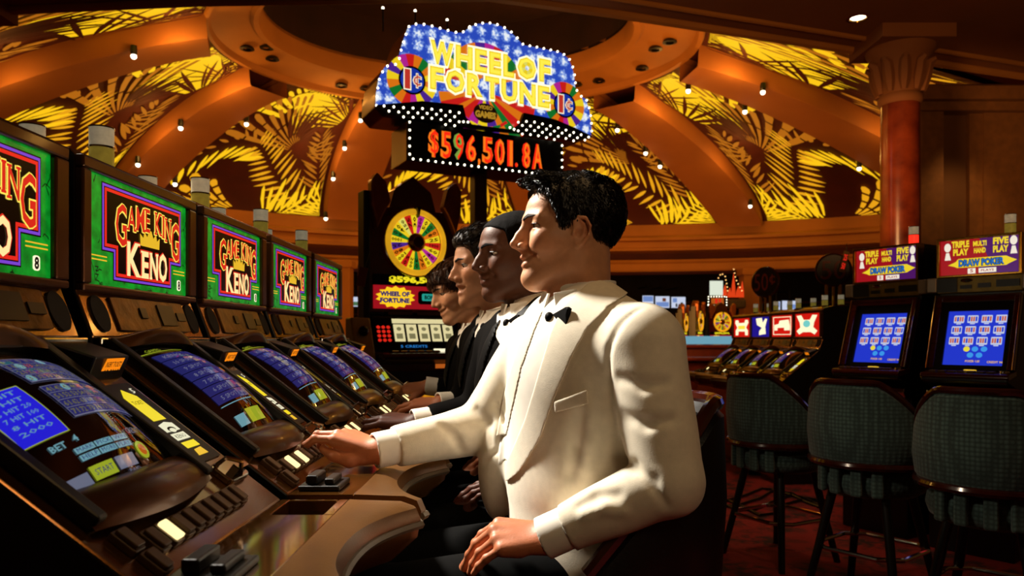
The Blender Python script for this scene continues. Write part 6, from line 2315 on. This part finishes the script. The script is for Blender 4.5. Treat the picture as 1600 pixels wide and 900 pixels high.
    def patch(name, poly, off, th, m, hh, parent, ymax, base=jk, lab=None, sm=6):
        poly = np.array(poly)
        q0, q1 = poly.min(0), poly.max(0)
        ya = min(chest[1] - 0.42, Le[1] - 0.1)
        lo_ = np.array([q0[0] - 0.012, ya, q0[1] - 0.012])
        hi_ = np.array([q1[0] + 0.012, ymax + 0.01, q1[1] + 0.012])

        def fn(P, a, z):
            d = base(P, a, z)
            pd = poly_sd(poly, P[:, 0], P[:, 2])
            e_ = np.abs(d - off) - th
            return np.maximum(np.maximum(e_, pd), P[:, 1] - ymax)
        return solid(name, fn, lo_, hi_, hh, m, parent, sm, None, lab)
    for nme, pl, off, th, m, ymax in c.get('patches', []):
        patch(nme, pl, off, th, m, c['ph'], root, ymax, jraw)
    # jacket collar round the back of the neck
    def jcol(P, a, z):
        rn, t = neckd(P)
        q = H.loc(P)[:, 0]
        xx = P[:, 0] - nb[0]
        d = np.abs(rn - 0.0755 - 0.10 * np.maximum(0, 0.075 - t)) - 0.0055
        top = 0.070 + 0.35 * xx
        return np.maximum(np.maximum(d, t - top), np.maximum(0.015 - t, -(xx + 0.005)))
    solid('jacket_collar', jcol, nb - 0.11, nb + 0.12, 0.004, c.get('collar_mat', jm), root, 2)
    # shirt collar
    def scol(P, a, z):
        rn, t = neckd(P)
        xx = P[:, 0] - nb[0]
        d = np.abs(rn - 0.0635 + 0.02 * (t - 0.05)) - 0.0028
        top = 0.100 + 0.18 * (xx + 0.02) + np.where(xx < -0.048, (-0.048 - xx) * -1.2, 0)
        return np.maximum(np.maximum(d, t - top), 0.0 - t)
    solid('shirt_collar', scol, nb - 0.10, nb + 0.13, 0.0026, M_SHIRT, root, 1)
    # turned down wing at the front
    for offs, th_ in ((((-0.059, -0.077, 0.042), (-0.016, -0.088, 0.050), (-0.010, -0.086, 0.036), (-0.053, -0.098, -0.002)), (-0.0022, -0.0036, 0.0)),
                      (((-0.066, -0.066, 0.042), (-0.078, -0.030, 0.046), (-0.080, -0.028, 0.034), (-0.078, -0.070, 0.002)), (-0.0040, -0.0010, 0.0))):
        q_ = [nb + np.array(o_) for o_ in offs]
        t_v = np.array(th_)
        o = MB().add(q_ + [p + t_v for p in q_], [(3, 2, 1, 0), (4, 5, 6, 7), (0, 1, 5, 4), (1, 2, 6, 5), (2, 3, 7, 6), (3, 0, 4, 7)]).build('collar_wing', M_SHIRT, root, bevel=0.0008)
        o.matrix_parent_inverse = Matrix.Translation(root.location).inverted()
    # cuffs
    for W_, E_ in ((Lw, Le), (Rw, Re)):
        d = unit(W_ - E_)
        r_ = c.get('cuff_r', 0.035)

        def cuff(P, a, z, W_=W_, d=d):
            q = P - (W_ - d * 0.020)
            t = q @ d
            rr = np.linalg.norm(q - t[:, None] * d, axis=1)
            return np.maximum(np.abs(rr - r_) - 0.0030, np.abs(t) - 0.030)
        solid('shirt_cuff', cuff, W_ - d * 0.02 - 0.06, W_ - d * 0.02 + 0.06, 0.0026, M_SHIRT, root, 1)
    # bow tie
    bc = nb + np.array([-0.062, -0.094, -0.006])
    tie = MB()
    TB = lambda x, y, z: bc + T.R[:, 0] * x + T.R[:, 1] * y + nd * z
    for s in (-1, 1):
        out_ = [(0.004, -0.007), (0.022, -0.013), (0.046, -0.021), (0.051, -0.012), (0.049, 0.004), (0.052, 0.016), (0.045, 0.020), (0.022, 0.012), (0.004, 0.007)]
        tie.prism(out_, lambda u, v, w, s=s: TB(w - 0.006 * (u / 0.05) ** 2, s * u, v), -0.004, 0.006)
    bow = tie.build('bow_tie', M_SATIN, root, bevel=0.0022, segs=3)
    bow.matrix_parent_inverse = Matrix.Translation(root.location).inverted()
    kn = Field().ell(Frame(bc, T.R[:, 0], T.R[:, 1], nd), (0.008, 0, 0), (0.009, 0.010, 0.011), 0.0)
    k2 = solid('tie_knot', kn.ev, *kn.box(0.006), 0.0026, M_SATIN, root, 1)
    # trousers and shoes
    t_ = Field()
    t_.ell(TF(hipc), (0, 0, -0.005), (0.125, 0.160, 0.085), 0.03)
    for hip, knee, ank, toe in legs:
        t_.cone(WORLD, hip, knee, 0.076, 0.058, 0.03)
        t_.cone(WORLD, knee, ank, 0.060, 0.050, 0.015)
    lo, hi = t_.box(0.012)
    solid('trousers', t_.ev, lo, hi, 0.009, M_TROUS, root, 1)
    for hip, knee, ank, toe in legs:
        s_ = Field().cone(WORLD, ank + np.array([0.02, 0, -0.012]), toe, 0.044, 0.036, 0.02)
        solid('shoe', s_.ev, *s_.box(0.01), 0.006, M_SHOE, root, 1)
    return root


def hp(pts):
    """hairline traced in head coordinates"""
    return pts


BACK = [(-0.16, -0.088), (-0.16, 0.17), (0.17, 0.17)]
NAPE = [(0.026, 0.008), (0.004, 0.015), (-0.012, -0.006), (-0.018, -0.045), (-0.028, -0.080)] + BACK
hair1 = [(0.17, 0.10), (0.108, 0.084), (0.088, 0.067), (0.074, 0.060), (0.066, 0.038), (0.056, 0.012), (0.050, -0.018), (0.036, -0.012)] + NAPE
hair2 = [(0.17, 0.075), (0.100, 0.070), (0.080, 0.056), (0.064, 0.046), (0.060, 0.016), (0.048, -0.020), (0.034, -0.012)] + NAPE
hair3 = [(0.17, 0.060), (0.112, 0.064), (0.088, 0.054), (0.072, 0.042), (0.064, 0.010), (0.050, -0.036), (0.032, -0.034), (0.024, 0.000), (0.004, 0.008), (-0.012, -0.010), (-0.018, -0.052), (-0.028, -0.092)] + BACK
hair4 = [(0.17, 0.036), (0.112, 0.034), (0.090, 0.028), (0.074, 0.024), (0.066, -0.004), (0.050, -0.040), (0.030, -0.044), (0.018, -0.022), (0.002, -0.018), (-0.012, -0.030), (-0.018, -0.062), (-0.028, -0.092)] + BACK

rng = random.Random(11)
quiff = []
for k in range(34):
    y = rng.uniform(-0.045, 0.045)
    x0 = rng.uniform(0.060, 0.088)
    quiff.append(([(x0 - 0.035, y, 0.088), (x0 - 0.004, y * 1.02, 0.093 + rng.uniform(-0.003, 0.004)), (x0 + 0.010 + rng.uniform(0, 0.012), y * 1.05, 0.088 + rng.uniform(-0.008, 0.010))], [0.006, 0.0045, 0.0015]))
wavy = []
for k in range(46):
    y = rng.uniform(-0.062, 0.062)
    x0 = rng.uniform(-0.03, 0.088)
    zt = 0.026 + 0.082 * math.sqrt(max(0.05, 1 - ((x0 + 0.0) / 0.105) ** 2 * 0.8 - (y / 0.078) ** 2 * 0.9))
    wavy.append(([(x0 - 0.03, y, zt), (x0 + 0.002, y * 1.05, zt + rng.uniform(0.006, 0.014)), (x0 + 0.026, y * 1.08, zt + rng.uniform(-0.012, 0.006))], [0.007, 0.006, 0.002]))
fringe = []
for k in range(60):
    y = rng.uniform(-0.070, 0.070)
    fr_ = math.sqrt(max(0.05, 1 - (y / 0.076) ** 2))
    fringe.append(([(0.030 * fr_, y * 0.8, 0.096 - 0.02 * (1 - fr_)), (0.086 * fr_ + 0.008, y * 0.95, 0.074), (0.106 * fr_ + 0.002, y, 0.046 + rng.uniform(-0.008, 0.008)), (0.110 * fr_ + rng.uniform(-0.002, 0.006), y * 1.0, 0.028 + rng.uniform(-0.010, 0.010))], [0.006, 0.0050, 0.0038, 0.0012]))

SK1 = skin_mat('skin_fair', 'd4966c')
SK2 = skin_mat('skin_dark_brown', '54301c', 0.52)
SK2.node_tree.nodes['Principled BSDF'].inputs['Specular IOR Level'].default_value = 0.25
SK3 = skin_mat('skin_tan', 'c58c66')
SK4 = skin_mat('skin_rosy', 'cf966f')

flat_curl = [(16, 22, 14), (14, 24, 16), (16, 26, 16), (20, 26, 16)]
lap_curl = [(8, 10, 6), (10, 12, 8), (11, 14, 9), (12, 16, 10)]

lapel_near = XZ([(962, 428, 1.44), (990, 452, 1.43), (945, 480, 1.40), (915, 512, 1.38), (890, 560, 1.37), (868, 615, 1.37), (842, 690, 1.38), (812, 742, 1.39), (788, 770, 1.40), (779, 762, 1.41), (799, 712, 1.41), (820, 655, 1.41), (842, 575, 1.41), (858, 520, 1.42), (876, 480, 1.43), (915, 445, 1.45)])
shirt_front = XZ([(925, 428, 1.46), (930, 450, 1.43), (884, 500, 1.41), (866, 540, 1.41), (850, 590, 1.41), (830, 660, 1.41), (806, 720, 1.41), (776, 750, 1.41), (779, 690, 1.46), (787, 640, 1.48), (799, 570, 1.49), (817, 515, 1.50), (835, 480, 1.50)])
vee1 = XZ([(930, 425, 1.46), (915, 445, 1.45), (876, 480, 1.43), (858, 520, 1.42), (842, 575, 1.41), (820, 655, 1.41), (800, 712, 1.41), (788, 742, 1.41), (786, 690, 1.44), (794, 640, 1.46), (807, 575, 1.47), (825, 520, 1.48), (841, 488, 1.49), (855, 440, 1.50)])
vee_dark = XZ([(930, 425, 1.46), (915, 445, 1.45), (876, 480, 1.43), (860, 516, 1.42), (850, 540, 1.43), (840, 520, 1.48), (841, 488, 1.49), (855, 440, 1.50)])
shirt_dark = XZ([(925, 428, 1.46), (930, 450, 1.43), (884, 492, 1.41), (866, 525, 1.41), (850, 552, 1.43), (834, 525, 1.48), (835, 480, 1.50)])
lapel_far = XZ([(847, 486, 1.47), (833, 520, 1.46), (814, 575, 1.45), (800, 640, 1.45), (790, 690, 1.45), (774, 690, 1.50), (782, 640, 1.51), (794, 590, 1.52), (809, 540, 1.53), (827, 505, 1.53)])
pocket = XZ([(866, 628, 1.34), (919, 609, 1.30), (921, 632, 1.30), (867, 646, 1.34)])

def flow_short(q):
    if q[2] > 0.075:
        return (0.9 if q[0] > 0.0 else -0.8, 0.15, 0.25)
    return (-0.45 if q[0] < 0.03 else -0.1, 0.0, -1.0)


def flow_back(q):
    return (-1.0, 0.0, 0.35 if q[0] > 0.03 else -0.9) if q[2] > 0.05 else (-0.7, 0.0, -0.8)


def flow_fringe(q):
    if q[0] > 0.02:
        return (0.6, 0.1, -0.9)
    return (-0.35, 0.0, -1.0)


M1 = dict(strands=(4200, 0.017, 0.00075, flow_short), label='man in cream white dinner jacket and black bow tie, smiling in profile, nearest of four',
          h=0.0023, jh=0.0042, ph=0.0018, ear=tuple(at(903, 352, 1.50)), yaw=9, pitch=0, nose_at=(797, 382), off_low=(0, 0, 0), off_high=(0, 0, 0),
          Le=at(1046, 752, 1.27), Lw=at(856, 838, 1.30), Re=at(757, 668, 1.67), Rw=at(592, 703, 1.56),
          Ld=(-0.98, 0.12, -0.03), Ln=(-0.10, -0.42, 0.90), Rd=(-0.93, 0.22, 0.27), Rn=(0.25, -0.22, 0.95),
          Lcurl=[(40, 14, 8), (42, 16, 8), (42, 18, 8), (34, 12, 8)], Rcurl=[(14, 36, 20), (18, 38, 22), (24, 38, 22), (28, 38, 22)],
          Rthumb=[(0.014, 0.018, -0.014), (0.044, 0.038, -0.027), (0.078, 0.042, -0.027), (0.108, 0.036, -0.023)],
          knee=-0.25, hem=0.635, vee=vee1, vee_y=1.60, skin=SK1, jacket_mat=M_JWHITE, smile=1.0, lips=0.9, slit=0.0032, lid=-0.0010, teeth=True, stubble=0.35, gaze=(1, 0.1, -0.12),
          hair_mat=M_HAIRK, hair_grow=0.011, hair_poly=hair1, hair_lumps=[((0.056, 0, 0.080), (0.038, 0.050, 0.022)), ((-0.045, 0, 0.030), (0.050, 0.068, 0.066))], hair_locks=quiff,
          panels=[((-0.035, 1.615, 0.845), (0.035, 0.05, 0.12))],
          folds=[([(1000, 482), (968, 505), (950, 545), (951, 600), (960, 655), (972, 712)], 0.0035, 0.010, 's'),
                 ([(965, 716), (990, 728), (1018, 752), (1040, 790)], 0.0050, 0.016, 's'),
                 ([(905, 790), (930, 775), (965, 772)], 0.0040, 0.016, 's'),
                 ([(915, 806), (945, 795), (975, 800)], 0.0045, 0.018, 'u'),
                 ([(968, 590), (1005, 603), (1040, 598)], 0.0018, 0.020, 's'),
                 ([(972, 648), (1010, 662), (1050, 655)], 0.0018, 0.020, 's'),
                 ([(690, 664), (712, 684), (722, 706)], 0.0040, 0.016, 's'),
                 ([(744, 640), (762, 662), (768, 694)], 0.0045, 0.018, 's'),
                 ([(775, 632), (790, 660), (775, 705), (757, 720)], 0.0040, 0.012, 's'),
                 ([(905, 650), (900, 700), (893, 740)], 0.0030, 0.022, 's'),
                 ([(925, 640), (922, 690), (915, 730)], 0.0030, 0.022, 'u')],
          patches=[('lapel', lapel_near, 0.0022, 0.0026, M_JWHITE, 1.50), ('lapel', lapel_far, 0.0018, 0.0024, M_JWHITE, 1.62), ('shirt_front', shirt_front, -0.0012, 0.0036, M_SHIRT, 1.62), ('pocket_welt', pocket, 0.003, 0.003, M_JWHITE, 1.45)])


def dark_man(label, ear, yaw, pitch, ol, oh, Re, Rw, Rd, extra):
    oh, ol = np.array(oh), np.array(ol)
    mid = (oh + ol) / 2
    sh = lambda L, o: [(x + o[0], z + o[2]) for x, z in L]
    d = dict(label=label, h=0.0040, jh=0.010, ph=0.0042, ear=ear, yaw=yaw, pitch=pitch, off_low=ol, off_high=oh,
             Le=np.array((0.262, 1.27, 0.865)) + mid, Lw=np.array((0.06, 1.36, 0.77)) + ol, Re=Re, Rw=Rw,
             Ld=(-0.9, 0.25, -0.20), Ln=(-0.1, -0.2, 0.97), Rd=Rd, Rn=(0.05, -0.30, 0.93), Lcurl=lap_curl, Rcurl=flat_curl,
             knee=-0.25, hem=0.65, vee=sh(vee_dark, oh), vee_y=1.60 + oh[1], jacket_mat=M_JBLACK, hair_h=0.0042,
             patches=[('lapel', sh(lapel_near, oh), 0.004, 0.004, M_SATIN, 1.50 + oh[1]), ('lapel', sh(lapel_far, oh), 0.003, 0.004, M_SATIN, 1.62 + oh[1]),
                      ('shirt_front', sh(shirt_dark, oh), -0.003, 0.0055, M_SHIRT, 1.62 + oh[1])])
    d.update(extra)
    return d


M2 = dark_man('man with cropped black hair and black jacket, looking down, second nearest of four', tuple(at(806, 390, 1.95)), 25, 5,
              (-0.03, 0.47, 0), (-0.085, 0.45, 0.0), (-0.09, 2.13, 0.91), at(650, 660, 2.06), (-0.95, 0.15, 0.05),
              dict(nose_at=(738, 418), skin=SK2, nose=1.25, lips=1.35, slit=0.0030, lid=-0.0035, smile=0.35, gaze=(1, 0, -0.5), hair_mat=M_HAIRC, hair_grow=0.0045, hair_poly=hair2, hair_wave=0.3))
M3 = dark_man('young man with wavy dark quiff and open mouth, between the bearded-free profiles of two others', tuple(at(765, 413, 2.36)), 20, 8,
              (-0.04, 0.95, 0), (-0.16, 0.88, 0.0), (-0.15, 2.60, 0.90), at(688, 630, 2.55), (-0.93, 0.10, -0.05),
              dict(strands=(1400, 0.028, 0.0010, flow_back), nose_at=(701, 435), skin=SK3, open=0.012, slit=0.0048, lid=-0.002, gaze=(1, 0, -0.4), hair_mat=M_HAIRD, hair_grow=0.010, hair_poly=hair3, hair_locks=wavy, hair_lumps=[((0.066, 0, 0.074), (0.038, 0.055, 0.030))], nose=1.05))
M4 = dark_man('young man with brown fringe bending his smiling face down, farthest of the four', tuple(at(738, 462, 2.84)), 24, 22,
              (-0.06, 1.46, 0), (-0.25, 1.36, -0.03), (-0.16, 3.06, 0.90), at(668, 603, 3.04), (-0.90, -0.05, -0.12),
              dict(strands=(1400, 0.032, 0.0011, flow_fringe), nose_at=(674, 479), skin=SK4, open=0.004, smile=0.8, teeth=True, slit=0.0042, lid=-0.003, gaze=(1, 0, -0.5), hair_mat=M_HAIRB, hair_grow=0.009, hair_poly=hair4, hair_locks=fringe))
M3['label'] = 'young man with wavy dark quiff and open mouth, third of the four from the front'
MEN = [person(M1), person(M2), person(M3), person(M4)]

# their chairs
ch = stool(M_LEATHER, M_RAIL)
labs = ['black leather bar stool with glossy wooden rail under the man in white', 'black leather bar stool under the man with cropped hair', 'black leather bar stool under the man with the dark quiff', 'black leather bar stool under the man with the brown fringe']
for k, (dx, y) in enumerate(((0.165, 1.50), (0.135, 1.97), (0.125, 2.45), (0.105, 2.96))):
    o = ch if k == 0 else copy_tree(ch)
    o.location = (dx, y, 0)
    o.rotation_euler = (0, 0, R(-90))
    o.scale = (0.86, 1.0, 1.06)
    tag(o, labs[k], 'stool', 'black stools of the four men')
